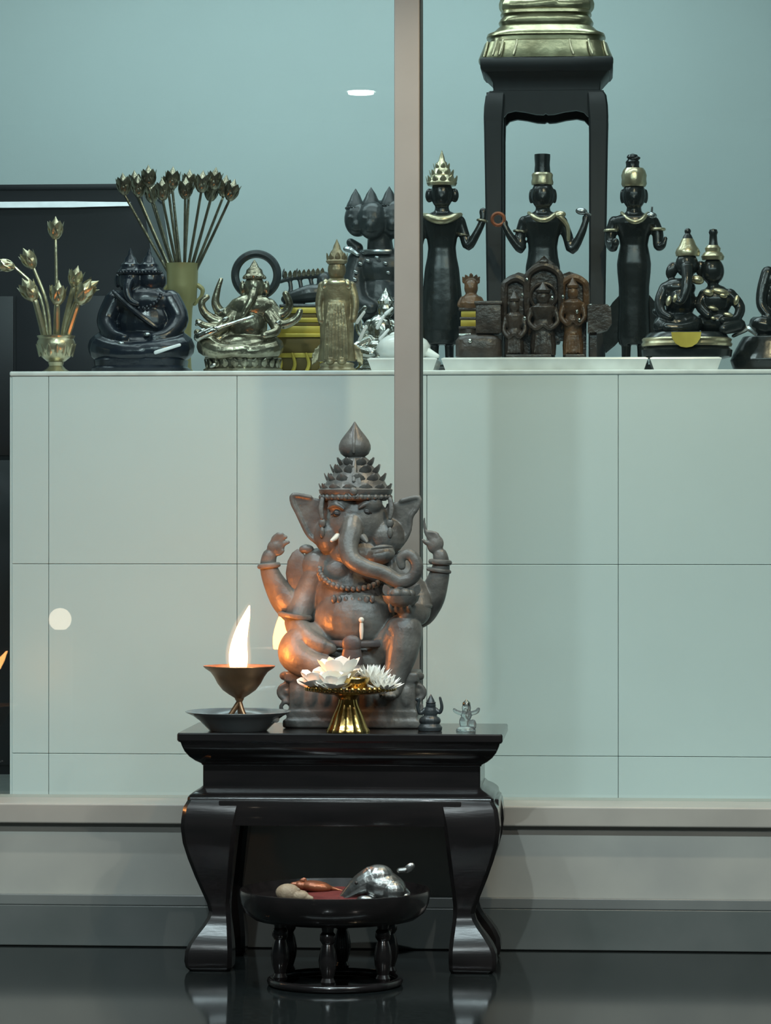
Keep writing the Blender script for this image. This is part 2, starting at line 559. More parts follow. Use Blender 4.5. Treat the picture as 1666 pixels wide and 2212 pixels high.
# porch downlights
names = ('cool white downlight in the porch ceiling left of the window mullion', 'warm white downlight in the porch ceiling right of the window mullion',
         'downlight seen as a small white oval mirrored in the glass', 'added warm fill downlight far out in the porch ceiling')
for i, (x, y, p, c) in enumerate(PORCH):
    e = bpy.data.objects.new('downlight', None)
    COL.objects.link(e)
    e.location = (x, y, CEIL_Z)
    tag(e, names[i], 'downlight', 'porch downlights')
    bm = bmesh.new()
    RG(bm, (0, 0.004, 0), 0.058, 0.006, 'z', 40, 8)
    finish(bm, 'trim_ring', M['trim'], e)
    bm = bmesh.new()
    L(bm, 0, 0, [(0.052, 0), (0.052, 0.004), (0.046, 0.011), (0.03, 0.016), (0.0005, 0.018)], 36)
    finish(bm, 'lens', M[('lens_cool', 'lens_warm', 'lens', 'lens_warm')[i]], e)


# ================================================================== FOREGROUND: TABLE AND WHAT STANDS ON IT
t = Thing('altar_table', 'dark lacquered altar table with curved legs in front of the window', 'table', 741, 0.0, 0.0)
X0, X1, QD = 381, 1085, 360


def rect_ring(x0, x1, q0, q1, py, c=4):
    return [Vector(p) for p in ((x0 + c, q0, -py), (x1 - c, q0, -py), (x1, q0 + c, -py), (x1, q1 - c, -py),
                                (x1 - c, q1, -py), (x0 + c, q1, -py), (x0, q1 - c, -py), (x0, q0 + c, -py))]


def inset_loft(bm, prof, c=3):
    ringloft(bm, [rect_ring(X0 + i, X1 - i, i, QD - i, py, c) for i, py in prof])


t.part('table_top', 'lacquer', lambda bm: inset_loft(bm, [(2, 1585), (0, 1588), (0, 1601), (3, 1605)]), angle=25)
t.part('moulding', 'lacquer', lambda bm: inset_loft(bm, [(6, 1605), (9, 1614), (14, 1626), (23, 1638), (35, 1648), (46, 1654), (48, 1658)]), angle=35)
t.part('waist', 'lacquer', lambda bm: inset_loft(bm, [(50, 1658), (50, 1704)]), angle=25)
t.part('shoulder', 'lacquer', lambda bm: inset_loft(bm, [(48, 1704), (44, 1709), (32, 1715), (24, 1721), (20, 1726), (19, 1732)], 6), angle=35)


def apron(x0, x1, q0, q1):
    return lambda bm: B(bm, x0, x1, 1732, 1787, q0, q1, 3)


t.part('apron', 'lacquer', apron(470, 996, 11, 34))
t.part('apron', 'lacquer', apron(470, 996, QD - 34, QD - 11))
t.part('apron', 'lacquer', apron(392, 415, 90, QD - 90))
t.part('apron', 'lacquer', apron(1051, 1074, 90, QD - 90))
LEG = [(20, 140, 1732), (11, 136, 1748), (7, 130, 1775), (6, 127, 1792), (10, 123, 1825), (20, 119, 1860), (34, 115, 1900), (48, 111, 1935), (58, 109, 1960),
       (62, 109, 1978), (58, 110, 1992), (48, 112, 2008), (34, 114, 2026), (22, 116, 2044), (15, 117, 2060), (13, 117, 2082), (16, 116, 2096), (24, 112, t.bp)]
for sx in (0, 1):
    for sq in (0, 1):
        def leg(bm, sx=sx, sq=sq):
            rings = []
            for o_, i_, py in LEG:
                x0, x1 = (X0 + o_, X0 + i_) if sx == 0 else (X1 - i_, X1 - o_)
                ow, iw = o_ * 0.8, o_ * 0.8 + (i_ - o_) * 0.8
                q0, q1 = (ow, iw) if sq == 0 else (QD - iw, QD - ow)
                rings.append(rect_ring(x0, x1, q0, q1, py, 9))
            ringloft(bm, rings)
        t.part('leg', 'lacquer', leg, angle=30)

# ---- grey elephant-headed statue
g = Thing('elephant_headed_statue', 'grey clay seated elephant-headed statue with tall crown on the dark table', 'statue', 765, 0.246, TABLE_Z)
g.qs = 0.8
gb = g.bp


def throne(bm):
    B(bm, 618, 912, 1550, gb, -98, 100, 4)
    B(bm, 626, 906, 1530, 1550, -94, 92, 3)
    B(bm, 632, 902, 1470, 1530, -92, 86, 5)
    B(bm, 622, 908, 1448, 1470, -95, 90, 5)
    for x in (624, 904):
        RG(bm, (x, 1492, -70), 16, 6, 'q', 20, 8)
        E(bm, (x, 1492, -70), 8)
        RG(bm, (x, 1525, -75), 11, 5, 'q', 16, 8)
        E(bm, (x + (4 if x > 700 else -4), 1458, -60), (12, 10, 14))
    for k in range(9):
        E(bm, (650 + k * 29, 1500, -92), (12, 22, 6))


def ganesha_body(bm):
    # trunk of the body
    E(bm, (768, 1300, 5), (92, 100, 78), seg=24)
    E(bm, (768, 1232, 8), (98, 62, 62), seg=24)
    E(bm, (768, 1338, -30), (88, 72, 74), seg=24)
    E(bm, (765, 1425, 0), (122, 50, 84), seg=24)
    E(bm, (684, 1222, 12), (36, 38, 38))
    E(bm, (856, 1228, 12), (40, 40, 38))
    E(bm, (733, 1238, -42), (34, 28, 18))
    E(bm, (800, 1240, -42), (34, 28, 18))
    # far pair of arms, raised
    T(bm, [(690, 1250, 30, 34), (662, 1318, 18, 40), (622, 1302, 8, 34), (594, 1262, 2, 25), (580, 1225, -2, 19), (582, 1200, -4, 16)], 22, 7)
    E(bm, (596, 1183, -6), (20, 19, 12), -30)
    for a in [((590, 1176), (592, 1162), (602, 1153)), ((598, 1172), (602, 1160), (611, 1154)), ((604, 1174), (612, 1162), (619, 1160)), ((607, 1182), (616, 1174), (624, 1171)), ((592, 1194), (604, 1196), (612, 1190))]:
        T(bm, [(x, y, -8 - 2 * i, 6.5 - i) for i, (x, y) in enumerate(a)], 8, 3)
    T(bm, [(850, 1255, 30, 34), (893, 1322, 18, 36), (926, 1300, 8, 31), (944, 1258, 2, 25), (953, 1222, -2, 19), (951, 1198, -4, 16)], 22, 7)
    E(bm, (941, 1176, -6), (18, 21, 12), 25)
    for a in [((932, 1166), (922, 1152), (918, 1138), (917, 1119)), ((940, 1162), (932, 1150), (924, 1150)), ((946, 1166), (944, 1154), (934, 1150)), ((930, 1176), (920, 1172), (914, 1166)), ((952, 1180), (950, 1166), (942, 1156))]:
        T(bm, [(x, y, -8 - 2 * i, 6.5 - i * 1.3) for i, (x, y) in enumerate(a)], 8, 3)
    # near pair of arms
    T(bm, [(684, 1240, 5, 30), (660, 1296, -5, 29), (644, 1345, -35, 27), (672, 1378, -85, 23), (706, 1392, -104, 18)], 22, 7)
    E(bm, (716, 1396, -108), (20, 14, 12), 15)
    T(bm, [(860, 1232, 5, 35), (900, 1290, -15, 30), (905, 1325, -50, 25), (882, 1318, -92, 20)], 22, 7)
    E(bm, (872, 1310, -100), (24, 12, 20))
    for k in range(4):
        T(bm, [(852 + k * 13, 1316, -108, 6), (850 + k * 13, 1306, -122, 5.5), (851 + k * 13, 1296, -124, 4.5)], 8, 3)
    # legs: one folded, one knee raised
    T(bm, [(730, 1400, -10, 52), (668, 1392, -55, 48), (648, 1412, -85, 40), (690, 1436, -108, 30), (752, 1442, -112, 23)], 22, 7)
    E(bm, (776, 1444, -114), (26, 13, 16))
    T(bm, [(800, 1420, -10, 50), (862, 1382, -62, 46), (878, 1362, -78, 40), (872, 1410, -88, 34), (860, 1452, -90, 27), (852, 1486, -92, 22)], 22, 7)
    E(bm, (846, 1494, -112), (22, 12, 28))
    for k in range(4):
        E(bm, (832 + k * 9, 1497, -138), (5, 5, 7))
    # head, cheeks, mouth
    E(bm, (770, 1126, -16), (70, 66, 58), seg=24)
    E(bm, (742, 1088, -46), (32, 26, 26))
    E(bm, (798, 1088, -46), (32, 26, 26))
    E(bm, (832, 1160, -20), (44, 42, 40))
    E(bm, (714, 1158, -20), (34, 40, 40))
    E(bm, (824, 1200, -52), (34, 20, 30), -15)
    E(bm, (772, 1195, -20), (60, 35, 50))
    # trunk
    T(bm, [(767, 1122, -54, 21), (764, 1150, -76, 24), (758, 1178, -92, 22), (766, 1206, -104, 20), (796, 1224, -112, 18), (834, 1236, -110, 17), (870, 1254, -108, 16),
           (898, 1244, -108, 15), (906, 1218, -108, 14), (890, 1196, -108, 12.5), (872, 1204, -108, 11), (874, 1222, -108, 9)], 14, 5)
    # ears: cupped blades with a thick rim
    for pts in ([(712, 1082), (672, 1074), (634, 1069), (634, 1088), (644, 1108), (656, 1134), (668, 1156), (686, 1172), (712, 1180)],
                [(836, 1088), (868, 1082), (907, 1074), (902, 1098), (890, 1116), (886, 1144), (876, 1166), (862, 1184), (836, 1190)]):
        PR(bm, pts, -22, -12)
        T(bm, [(x, y, -22, 5.5) for x, y in pts[1:-1]], 8, 3)
    # brows
    T(bm, [(712, 1098, -56, 3), (730, 1090, -70, 5), (748, 1100, -74, 3)], 8)
    T(bm, [(780, 1098, -74, 3), (797, 1088, -70, 5), (814, 1096, -56, 3)], 8)
    T(bm, [(808, 1184, -92, 3), (830, 1180, -92, 5), (852, 1180, -80, 3)], 8)


g.part('throne', 'clay', throne, vox=3, smooth=1)
body = g.part('body', 'clay', ganesha_body, vox=2.0, smooth=4)
for x, y, q in ((731, 1110, -64), (796, 1107, -64)):
    g.part('eye', 'eye', lambda bm: (E(bm, (x, y, q), (9, 5.5, 5), 12), T(bm, [(x - 10, y + 2, q, 2), (x, y - 5, q - 3, 2.5), (x + 10, y + 1, q, 2)], 6)), parent=body)
g.part('tusk', 'ivory', lambda bm: T(bm, [(734, 1158, -70, 7), (727, 1164, -84, 5), (723, 1167, -90, 4)], 10), parent=body, label='short pale broken tusk')
g.part('tusk', 'clay', lambda bm: T(bm, [(790, 1160, -84, 8), (796, 1166, -96, 6), (799, 1170, -106, 3)], 10), parent=body)
g.part('sash', 'clay', lambda bm: (L(bm, 643, 0, [(1, 1186), (12, 1194), (22, 1212), (26, 1238), (23, 1262), (12, 1284), (1, 1292)], 20, ky=0.28),
                                   E(bm, (662, 1186, 0), (16, 10, 12))), label='petal shaped shoulder ornament')
# crown
crown = g.part('crown', 'clay', lambda bm: L(bm, 769, -8, [(66, 1082), (70, 1074), (78, 1066), (80, 1058), (70, 1051), (66, 1046), (62, 1038), (54, 1030), (50, 1024), (44, 1014), (36, 1006), (32, 996), (22, 988), (14, 983)], 40))
g.part('finial', 'clay', lambda bm: (L(bm, 767, -8, [(12, 992), (22, 987), (30, 981), (34.5, 971), (34.5, 962), (30, 951), (22, 940), (13, 929), (6, 919), (1, 911)], 28),
                                     T(bm, [(767, 978, -41, 3), (767, 955, -39, 4), (767, 930, -22, 3), (767, 914, -10, 1.5)], 8)), parent=crown)


def tier(n, R, py, ln, wd, up):
    def f(bm):
        for k in range(n):
            a = 2 * math.pi * (k + 0.5) / n
            c, s_ = math.cos(a), math.sin(a)
            LEAF(bm, (769 + R * c, py, -8 + R * s_), (c * 0.75, up, s_ * 0.75), (c * -0.4, 1, s_ * -0.4), ln, wd, 6.0, 0.3)
    return f


for args in ((13, 66, 1068, 26, 34, 0.7), (11, 54, 1048, 28, 32, 0.75), (9, 42, 1028, 27, 30, 0.75), (8, 30, 1010, 24, 25, 0.7)):
    g.part('leaf_tier', 'clay', tier(*args), parent=crown)
g.part('crest_leaf', 'clay', lambda bm: (LEAF(bm, (769, 1074, -84), (0, 1, 0.36), (0, 0, -1), 62, 34, 6, 0.02), E(bm, (769, 1062, -86), (9, 9, 6)), T(bm, [(769, 1040, -74, 4), (769, 1015, -58, 6), (769, 992, -42, 3)], 8)), parent=crown)
g.part('headband', 'clay', lambda bm: (RG(bm, (769, 1074, -12), 70, 6, 'z', 48, 8, rz=0.95), [E(bm, (769 + 74 * math.cos(a), 1074, -12 + 70 * math.sin(a)), 6, seg=10) for a in [math.pi * (1 + k / 14) for k in range(15)]]), parent=crown)
for x in (700, 846):
    g.part('ear_ornament', 'clay', lambda bm: (E(bm, (x, 1130, -56), (8, 10, 6)), E(bm, (x, 1150, -58), (6, 12, 5)), T(bm, [(x, 1078, -50, 5), (x + (3 if x > 760 else -3), 1100, -54, 6), (x, 1120, -58, 4)], 8)))


def necklace(bm):
    for k in range(21):
        a = math.pi * k / 20
        E(bm, (768 - 74 * math.cos(a), 1228 + 42 * math.sin(a), -50 - 26 * math.sin(a)), 6.5, seg=8)
    for k in range(7):
        a = math.pi * (k + 3) / 12
        E(bm, (768 - 58 * math.cos(a), 1282 + 14 * math.sin(a), -84), (6, 9, 5), seg=8)


g.part('necklace', 'clay', necklace)
for c, R, r, tl in (((951, 1214, -3), 20, 6, 4), ((948, 1232, 0), 23, 4.5, 8), ((581, 1222, -3), 20, 6, -6), ((640, 1330, -36), 32, 6, 8), ((901, 1312, -30), 30, 6, -8)):
    g.part('bracelet', 'clay', lambda bm: RG(bm, c, R, r, 'z', 28, 8, tilt=tl))
g.part('belt', 'clay_dark', lambda bm: (RG(bm, (767, 1388, -12), 94, 8, 'z', 48, 8, rz=1.0), E(bm, (767, 1388, -108), (22, 20, 10)), L(bm, 767, -108, [(18, 1392), (24, 1420), (20, 1448), (6, 1462)], 16, ky=0.4)))
g.part('tassel', 'ivory', lambda bm: (E(bm, (788, 1336, -114), (6, 6, 6)), T(bm, [(788, 1344, -112, 4), (788, 1360, -112, 4.5), (788, 1376, -110, 3)], 8)))
g.part('sweet_bowl', 'clay', lambda bm: (L(bm, 872, -106, [(10, 1312), (26, 1306), (36, 1296), (40, 1284), (36, 1284), (30, 1294), (2, 1298)], 24), [E(bm, (872 + 18 * math.cos(a), 1280, -106 + 18 * math.sin(a)), (13, 12, 13), seg=12) for a in [2 * math.pi * k / 6 for k in range(6)]],
                                          E(bm, (870, 1268, -106), (13, 12, 13)), LEAF(bm, (846, 1284, -110), (-0.4, 1, 0), (0, 0, -1), 26, 18, 4), LEAF(bm, (902, 1282, -104), (0.4, 1, 0), (0, 0, -1), 24, 16, 4)), label='bowl of round sweets')

# ---- plate, oil lamp
p = Thing('plate', 'wide grey plate under the burning oil lamp', 'plate', 515, 0.088, TABLE_Z)
pb = p.bp
p.part('dish', 'glaze', lambda bm: L(bm, 515, 0, [(62, pb), (66, pb - 4), (72, pb - 10), (84, pb - 22), (98, pb - 32), (113, pb - 39), (114.5, pb - 41), (112, pb - 42), (97, pb - 36), (82, pb - 26), (68, pb - 13), (60, pb - 7), (1, pb - 6)], 64))
plate_top = TABLE_Z + 6.2 * p.s


def oil_lamp(label, cx, Y, z0, lean=1.0, fire='flame'):
    l = Thing('oil_lamp', label, 'oil lamp', cx, Y, z0)
    b = l.bp
    k = b - 1570.0
    y = lambda v: v + k
    d = cx - 515
    l.part('bowl', 'brass', lambda bm: L(bm, cx + 2, 0, [(2, y(1512)), (9, y(1507)), (22, y(1499)), (36, y(1489)), (47, y(1475)), (54, y(1461)), (62, y(1450)), (74, y(1442)), (78, y(1438)), (77, y(1436.5)), (70, y(1439)), (58, y(1449)), (50, y(1461)), (43, y(1474)), (30, y(1486)), (1, y(1492))], 56))
    l.part('oil', 'oil', lambda bm: L(bm, cx + 2, 0, [(45, y(1470)), (51, y(1458)), (1, y(1457.5))], 40))
    for a in (200, 325, 80):
        c, s_ = math.cos(math.radians(a)), math.sin(math.radians(a))
        l.part('leg', 'brass', lambda bm: T(bm, [(cx + 2 - 4 * c, y(1506), -4 * s_, 7), (cx + 2 + 1 * c, y(1516), s_, 6), (cx + 12 * c, y(1535), 12 * s_, 5.5), (cx + 28 * c, y(1558), 28 * s_, 5), (cx + 36 * c, y(1566.2), 36 * s_, 4)], 10))
    l.part('wick', 'wick', lambda bm: T(bm, [(cx - 6, y(1462), 0, 4), (cx, y(1450), 0, 4)], 8))
    fl = l.part('flame', fire, lambda bm: T(bm, [(cx, y(1450), 0, 13), (cx, y(1436), 0, 19), (cx, y(1412), 0, 20), (cx + 2 * lean, y(1388), 0, 17), (cx + 8 * lean, y(1360), 0, 13), (cx + 17 * lean, y(1332), 0, 8), (cx + 24 * lean, y(1308), 0, 1.5)], 14, 5))
    l.part('flame_mantle', 'mantle', lambda bm: T(bm, [(cx, y(1446), 0, 22), (cx, y(1428), 0, 28), (cx, y(1405), 0, 28), (cx + 2 * lean, y(1380), 0, 24), (cx + 8 * lean, y(1352), 0, 19), (cx + 16 * lean, y(1326), 0, 12), (cx + 24 * lean, y(1300), 0, 3)], 14, 4), parent=fl)
    return l


oil_lamp('brass oil lamp with a tall flame standing on the grey plate', 515, 0.088, plate_top)
f = Thing('jasmine_garland', 'short string of white jasmine buds on the right of the grey plate', 'garland', 572, 0.088, TABLE_Z + 9 * p.s)
for x, y, q, r in ((546, 12, -34, 8), (559, 15, -28, 9), (572, 18, -36, 9), (585, 20, -24, 11), (598, 21, -30, 9), (566, 12, -10, 8), (590, 19, -4, 8)):
    f.part('bud', 'white', lambda bm: (E(bm, (x, f.bp - y + 4, q), (r, r * 0.8, r), 10, 12), LEAF(bm, (x - r * 0.6, f.bp - y + 2, q), (-0.5, 0.7, -0.2), (0, 0, -1), r * 1.1, r, 1.2)))
f.part('thread', 'white', lambda bm: T(bm, [(546, f.bp - 8, -34, 2), (572, f.bp - 14, -36, 2), (598, f.bp - 17, -30, 2), (590, f.bp - 15, -4, 2), (566, f.bp - 8, -10, 2)], 6))

# ---- gold pedestal tray with white flowers
ph = Thing('pedestal_tray', 'gold footed offering tray carrying white flowers', 'tray', 755, 0.052, TABLE_Z)
b = ph.bp
ph.part('foot', 'gold', lambda bm: L(bm, 752, 0, [(44, b), (44, b - 4), (40, b - 9), (36, b - 20), (31, b - 34), (25, b - 48), (20, b - 60), (18, b - 70), (22, b - 76), (30, b - 82)], 36, flute=18, fd=0.07))
tray = ph.part('dish', 'gold', lambda bm: L(bm, 757, 0, [(26, b - 80), (60, b - 83), (86, b - 88), (96, b - 95), (97, b - 98), (93, b - 97), (84, b - 91), (55, b - 86), (1, b - 85)], 64))
ph.part('scalloped_rim', 'gold', lambda bm: [E(bm, (757 + 95 * math.cos(a), b - 95, 95 * math.sin(a)), (5, 6, 5), seg=8) for a in [2 * math.pi * k / 48 for k in range(48)]], parent=tray)
tz = TABLE_Z + 86 * ph.s


def cup(bm, c=0):
    L(bm, 768, 0, [(14, cu.bp), (18, cu.bp - 3), (24, cu.bp - 14), (29, cu.bp - 28), (30, cu.bp - 33), (27, cu.bp - 33), (22, cu.bp - 14), (1, cu.bp - 6)], 24, flute=12, fd=0.06)


cu = Thing('gold_cup', 'small gold cup among the white flowers on the footed tray', 'cup', 768, 0.052 - 58 * ph.s, tz)
cu.part('bowl', 'gold', cup)
cu.part('rim', 'gold', lambda bm: RG(bm, (768, cu.bp - 33, 0), 29, 2, 'z', 30, 8))


def flower(label, cx, q, lift, rings, sz, tilt=(0, 0), core=True, blunt=False):
    f = Thing('white_flower', label, 'flower', cx, 0.052 + q * ph.s, tz, 'white flowers on the footed tray')
    f.part('calyx', 'petal', lambda bm: L(bm, cx, 0, [(6, f.bp), (12, f.bp - lift * 0.5), (12, f.bp - lift - 4), (1, f.bp - lift - 6)], 14))
    for n, up, ln, wd, r0, ph0 in rings:
        for k in range(n):
            a = 2 * math.pi * (k + ph0) / n
            c, s_ = math.cos(a), math.sin(a)
            f.part('petal', 'petal', lambda bm: LEAF(bm, (cx + r0 * c, f.bp - lift, r0 * s_), (c + tilt[0], up, s_ + tilt[1]), (-c, up * 0.3 + 0.4, -s_), ln * sz, wd * sz, 1.6, 0.22, 9 if blunt else 6, blunt))
    if core:
        f.part('stamens', 'stamen', lambda bm: [T(bm, [(cx + 5 * math.cos(a), f.bp - lift, 5 * math.sin(a), 1.4), (cx + 10 * math.cos(a), f.bp - lift - 16 * sz, 10 * math.sin(a), 1.8)], 6, 2) for a in [2 * math.pi * k / 10 for k in range(10)]])
    return f


lotus = [(7, 0.22, 52, 36, 8, 0.0), (6, 0.75, 58, 37, 6, 0.35), (5, 1.5, 52, 30, 4, 0.1)]
daisy = [(14, 0.15, 44, 13, 8, 0.0), (14, 0.55, 44, 12, 7, 0.5), (12, 1.1, 42, 11, 5, 0.2), (9, 2.4, 38, 10, 3, 0.4)]
flower('large white lotus flower with round petals at the left of the footed tray', 734, -8, 24, lotus, 1.08, (-0.1, 0), True, True)
flower('white flower with a pinkish petal drooping over the left rim of the footed tray', 692, -30, 10, lotus[:2], 0.9, (-0.25, -0.25), True, True)
flower('shaggy white chrysanthemum with thin spiky petals at the right of the footed tray', 806, -14, 22, daisy, 1.0, (0.1, -0.1), False)
flower('small white flower lying low at the front of the footed tray', 722, -66, 8, lotus[:2], 0.8, (0.05, -0.25), True, True)
flower('low white flower spilling over the right rim of the footed tray', 828, -40, 8, daisy[:3], 0.9, (0.15, -0.25), False)

# ---- two small figurines at the right of the table top
f = Thing('dark_figurine', 'tiny dark seated figurine with raised arms at right of the table', 'figurine', 929, 0.10, TABLE_Z)
b = f.bp


def small_dark(bm):
    L(bm, 929, 0, [(26, b), (27, b - 8), (22, b - 14)], 20, ky=0.8)
    E(bm, (929, b - 22, 0), (24, 13, 18))
    E(bm, (930, b - 38, 0), (15, 20, 12))
    E(bm, (931, b - 55, 0), (11, 12, 10))
    L(bm, 931, 0, [(10, b - 60), (7, b - 68), (3, b - 75), (0.5, b - 80)], 12)
    T(bm, [(918, b - 46, 0, 5), (908, b - 38, -3, 4.5), (903, b - 52, -4, 4), (906, b - 66, -4, 4)], 8)
    T(bm, [(942, b - 46, 0, 5), (950, b - 40, -3, 4.5), (955, b - 52, -4, 4), (951, b - 72, -4, 3)], 8)
    E(bm, (903, b - 68, -4), (6, 5, 5))


f.part('body', 'iron', small_dark, vox=1.2, smooth=1)
f.part('crown_ring', 'iron', lambda bm: RG(bm, (931, b - 61, 0), 9, 2, 'z', 20, 6))
f = Thing('crystal_figurine', 'tiny clear crystal figurine with spread arms at the table edge', 'figurine', 1008, 0.10, TABLE_Z)
b = f.bp


def small_crystal(bm):
    L(bm, 1007, 0, [(22, b), (21, b - 5), (15, b - 9)], 20, ky=0.8)
    E(bm, (1005, b - 20, 0), (13, 15, 11))
    E(bm, (1008, b - 34, 0), (12, 11, 10))
    E(bm, (1008, b - 50, 0), (10, 12, 9))
    T(bm, [(998, b - 38, 0, 5), (986, b - 42, -2, 4.5), (982, b - 46, -3, 4)], 8)
    T(bm, [(1018, b - 38, 0, 5), (1030, b - 42, -2, 5), (1034, b - 48, -3, 4)], 8)
    T(bm, [(1006, b - 46, -9, 4), (1004, b - 34, -12, 3.5), (1010, b - 26, -12, 3)], 8)
    E(bm, (1022, b - 14, -6), (8, 12, 7))


f.part('body', 'crystal', small_crystal, vox=1.2, smooth=1)
f.part('crown', 'silver', lambda bm: L(bm, 1008, 0, [(9, b - 56), (8, b - 62), (3, b - 66), (0.5, b - 69)], 14))

# ---- round black stool-tray on the floor and the figures on it
s = Thing('footed_tray', 'round black lacquered tray on spindle legs on the floor', 'tray', 724, -0.155, 0.0)
b = s.bp
top = 1924.0
ty = b - (b - top) 
s.part('base_ring', 'lacquer', lambda bm: RG(bm, (724, b - 9, 0), 138, 9, 'z', 64, 10))
for k in range(6):
    a = math.radians(60 * k + 28)
    x, q = 724 + 128 * math.cos(a), 128 * math.sin(a)
    s.part('spindle', 'lacquer', lambda bm: L(bm, x, q, [(13, b - 16), (16, b - 24), (12, b - 32), (18, b - 52), (20, b - 70), (16, b - 92), (12, b - 104), (17, b - 112), (17, b - 124), (12, b - 130), (15, top + 56)], 16))
s.part('tray', 'lacquer', lambda bm: L(bm, 724, 0, [(150, top + 62), (176, top + 58), (194, top + 44), (203, top + 24), (206, top + 4), (205, top - 4), (201, top - 5), (198, top + 2), (192, top + 16), (1, top + 17)], 72))
floor_tray = s
tray_z = (b - (top + 16)) * s.s
c = Thing('red_cloth', 'folded dark red cloth lying in the round floor tray', 'cloth', 735, -0.135, tray_z)
c.part('cloth', 'red', lambda bm: (L(bm, 735, 0, [(96, c.bp), (100, c.bp - 4), (96, c.bp - 11), (60, c.bp - 16), (1, c.bp - 18)], 40, ky=0.9, flute=9, fd=0.10)))
ctop = tray_z + 17 * c.s
m = Thing('silver_mouse', 'polished silver hunched mouse figurine on the round floor tray', 'figurine', 812, -0.205, tray_z)
b = m.bp


def mouse(bm):
    E(bm, (826, b - 34, 0), (52, 33, 36), 10, 20)
    E(bm, (818, b - 54, 0), (34, 26, 30), 0)
    T(bm, [(806, b - 48, 0, 30), (778, b - 34, -4, 24), (752, b - 16, -6, 14), (740, b - 9, -6, 8)], 14)
    T(bm, [(862, b - 26, 8, 14), (880, b - 14, 14, 7), (872, b - 5, -4, 5)], 10)
    for x in (792, 848):
        E(bm, (x, b - 8, -26), (20, 8, 11))
    E(bm, (850, b - 24, -18), (26, 24, 22))


mb = m.part('body', 'dull_silver', mouse, vox=1.6, smooth=2)
m.part('ear', 'dull_silver', lambda bm: (E(bm, (884, b - 72, 4), (14, 9, 4), -38), T(bm, [(862, b - 66, 4, 6), (876, b - 68, 4, 6)], 8)))
for x in (772,):
    m.part('eye', 'eye', lambda bm: E(bm, (x, b - 42, -24), 4))
m = Thing('copper_mouse', 'small copper brown animal figurine on the red cloth', 'figurine', 676, -0.165, ctop - 0.004)
b = m.bp
m.part('body', 'copper', lambda bm: (E(bm, (682, b - 13, 0), (36, 13, 20), 6), E(bm, (650, b - 15, -2), (17, 11, 13)), T(bm, [(644, b - 16, -4, 9), (632, b - 18, -6, 5)], 10), T(bm, [(714, b - 10, 2, 5), (730, b - 6, 4, 3), (740, b - 4, 0, 2)], 8)), vox=1.3)
m.part('ear', 'copper', lambda bm: E(bm, (654, b - 26, -8), (6, 5, 2)))
m.part('ear', 'copper', lambda bm: E(bm, (656, b - 26, 8), (6, 5, 2)))
m = Thing('clay_mouse', 'small buff clay animal figurine at the left of the floor tray', 'figurine', 628, -0.215, tray_z)
b = m.bp
m.part('body', 'buff', lambda bm: (E(bm, (622, b - 19, 0), (27, 19, 20)), E(bm, (646, b - 13, -3), (22, 12, 15)), T(bm, [(658, b - 10, -4, 9), (674, b - 7, -5, 5)], 10)), vox=1.4)
m.part('ear', 'buff', lambda bm: E(bm, (645, b - 24, -9), (5, 6, 2)))

# ---- a second oil lamp just left of the frame, mirrored in the glass, on its own pedestal
vx = W(-32, 1502, 2 * GLASS_Y - 0.13)
ux, uv, uD = proj((vx.x, 0.13, vx.z))
lz = vx.z - 0.160
st = Thing('lamp_pedestal', 'slim dark pedestal left of the table carrying the second oil lamp', 'pedestal', ux, 0.13, 0.0)
hb = (lz) / st.s
st.part('column', 'lacquer', lambda bm: L(bm, ux, 0, [(52, st.bp), (52, st.bp - 16), (36, st.bp - 30), (24, st.bp - 60), (20, st.bp - hb * 0.5), (24, st.bp - hb + 60), (34, st.bp - hb + 18)], 28))
st.part('top_plate', 'lacquer', lambda bm: L(bm, ux, 0, [(34, st.bp - hb + 18), (48, st.bp - hb + 10), (50, st.bp - hb + 3), (48, st.bp - hb)], 28))
oil_lamp('brass oil lamp on the slim pedestal, its flame mirrored at the left edge', ux, 0.13, lz, 2.2, 'flame_small')

# ---- a lantern far out on the porch whose warm glow is mirrored in the glass
lp = W(130, 1338, 2 * GLASS_Y + 4.6)
gx, gy, gz = lp.x, -4.6, lp.z
e = bpy.data.objects.new('lantern', None)
COL.objects.link(e)
e.location = (gx, gy, 0)
tag(e, 'warm globe lantern on a short post mirrored as a soft glow in the glass', 'lantern')
bm = bmesh.new()
L(bm, 0, 0, [(0.08, 0), (0.08, -0.015), (0.02, -0.03), (0.018, -(gz - 0.06)), (0.035, -(gz - 0.04))], 24)
finish(bm, 'post', M['iron'], e)
bm = bmesh.new()
bmesh.ops.create_uvsphere(bm, u_segments=24, v_segments=16, radius=0.045, matrix=Matrix.Translation((0, 0, gz)))
finish(bm, 'globe', M['lantern'], e)


# ================================================================== ON THE ALTAR BEHIND THE GLASS
AZ = ALTAR_Z


# ---- low white dishes along the front edge
def dish(label, x0, x1, Y=1.075):
    t = Thing('white_stand', label, 'stand', (x0 + x1) / 2, Y, AZ)
    b = t.bp

    def f(bm):
        hw = (x1 - x0) / 2
        cx = (x0 + x1) / 2
        rings = []
        for ins, y in ((9, b), (2, b - 20), (0, b - 24), (1, b - 26.5)):
            rings.append([Vector(p) for p in ((x0 + ins, -88 + ins, -y), (x1 - ins, -88 + ins, -y), (x1 - ins, 88 - ins, -y), (x0 + ins, 88 - ins, -y))])
        ringloft(bm, rings)
    t.part('tray', 'white', f, angle=20)
    t.part('rim', 'white', lambda bm: B(bm, x0 + 4, x1 - 4, b - 28, b - 26, -84, 84, 0.6))
    return t, AZ + 28 * t.s


d1, z1 = dish('short white stand under the round white jar by the mullion', 800, 949)
d2, z2 = dish('long white stand under the carved brown wood group', 958, 1398)
d3, z3 = dish('white stand under the black seated pair', 1404, 1556)

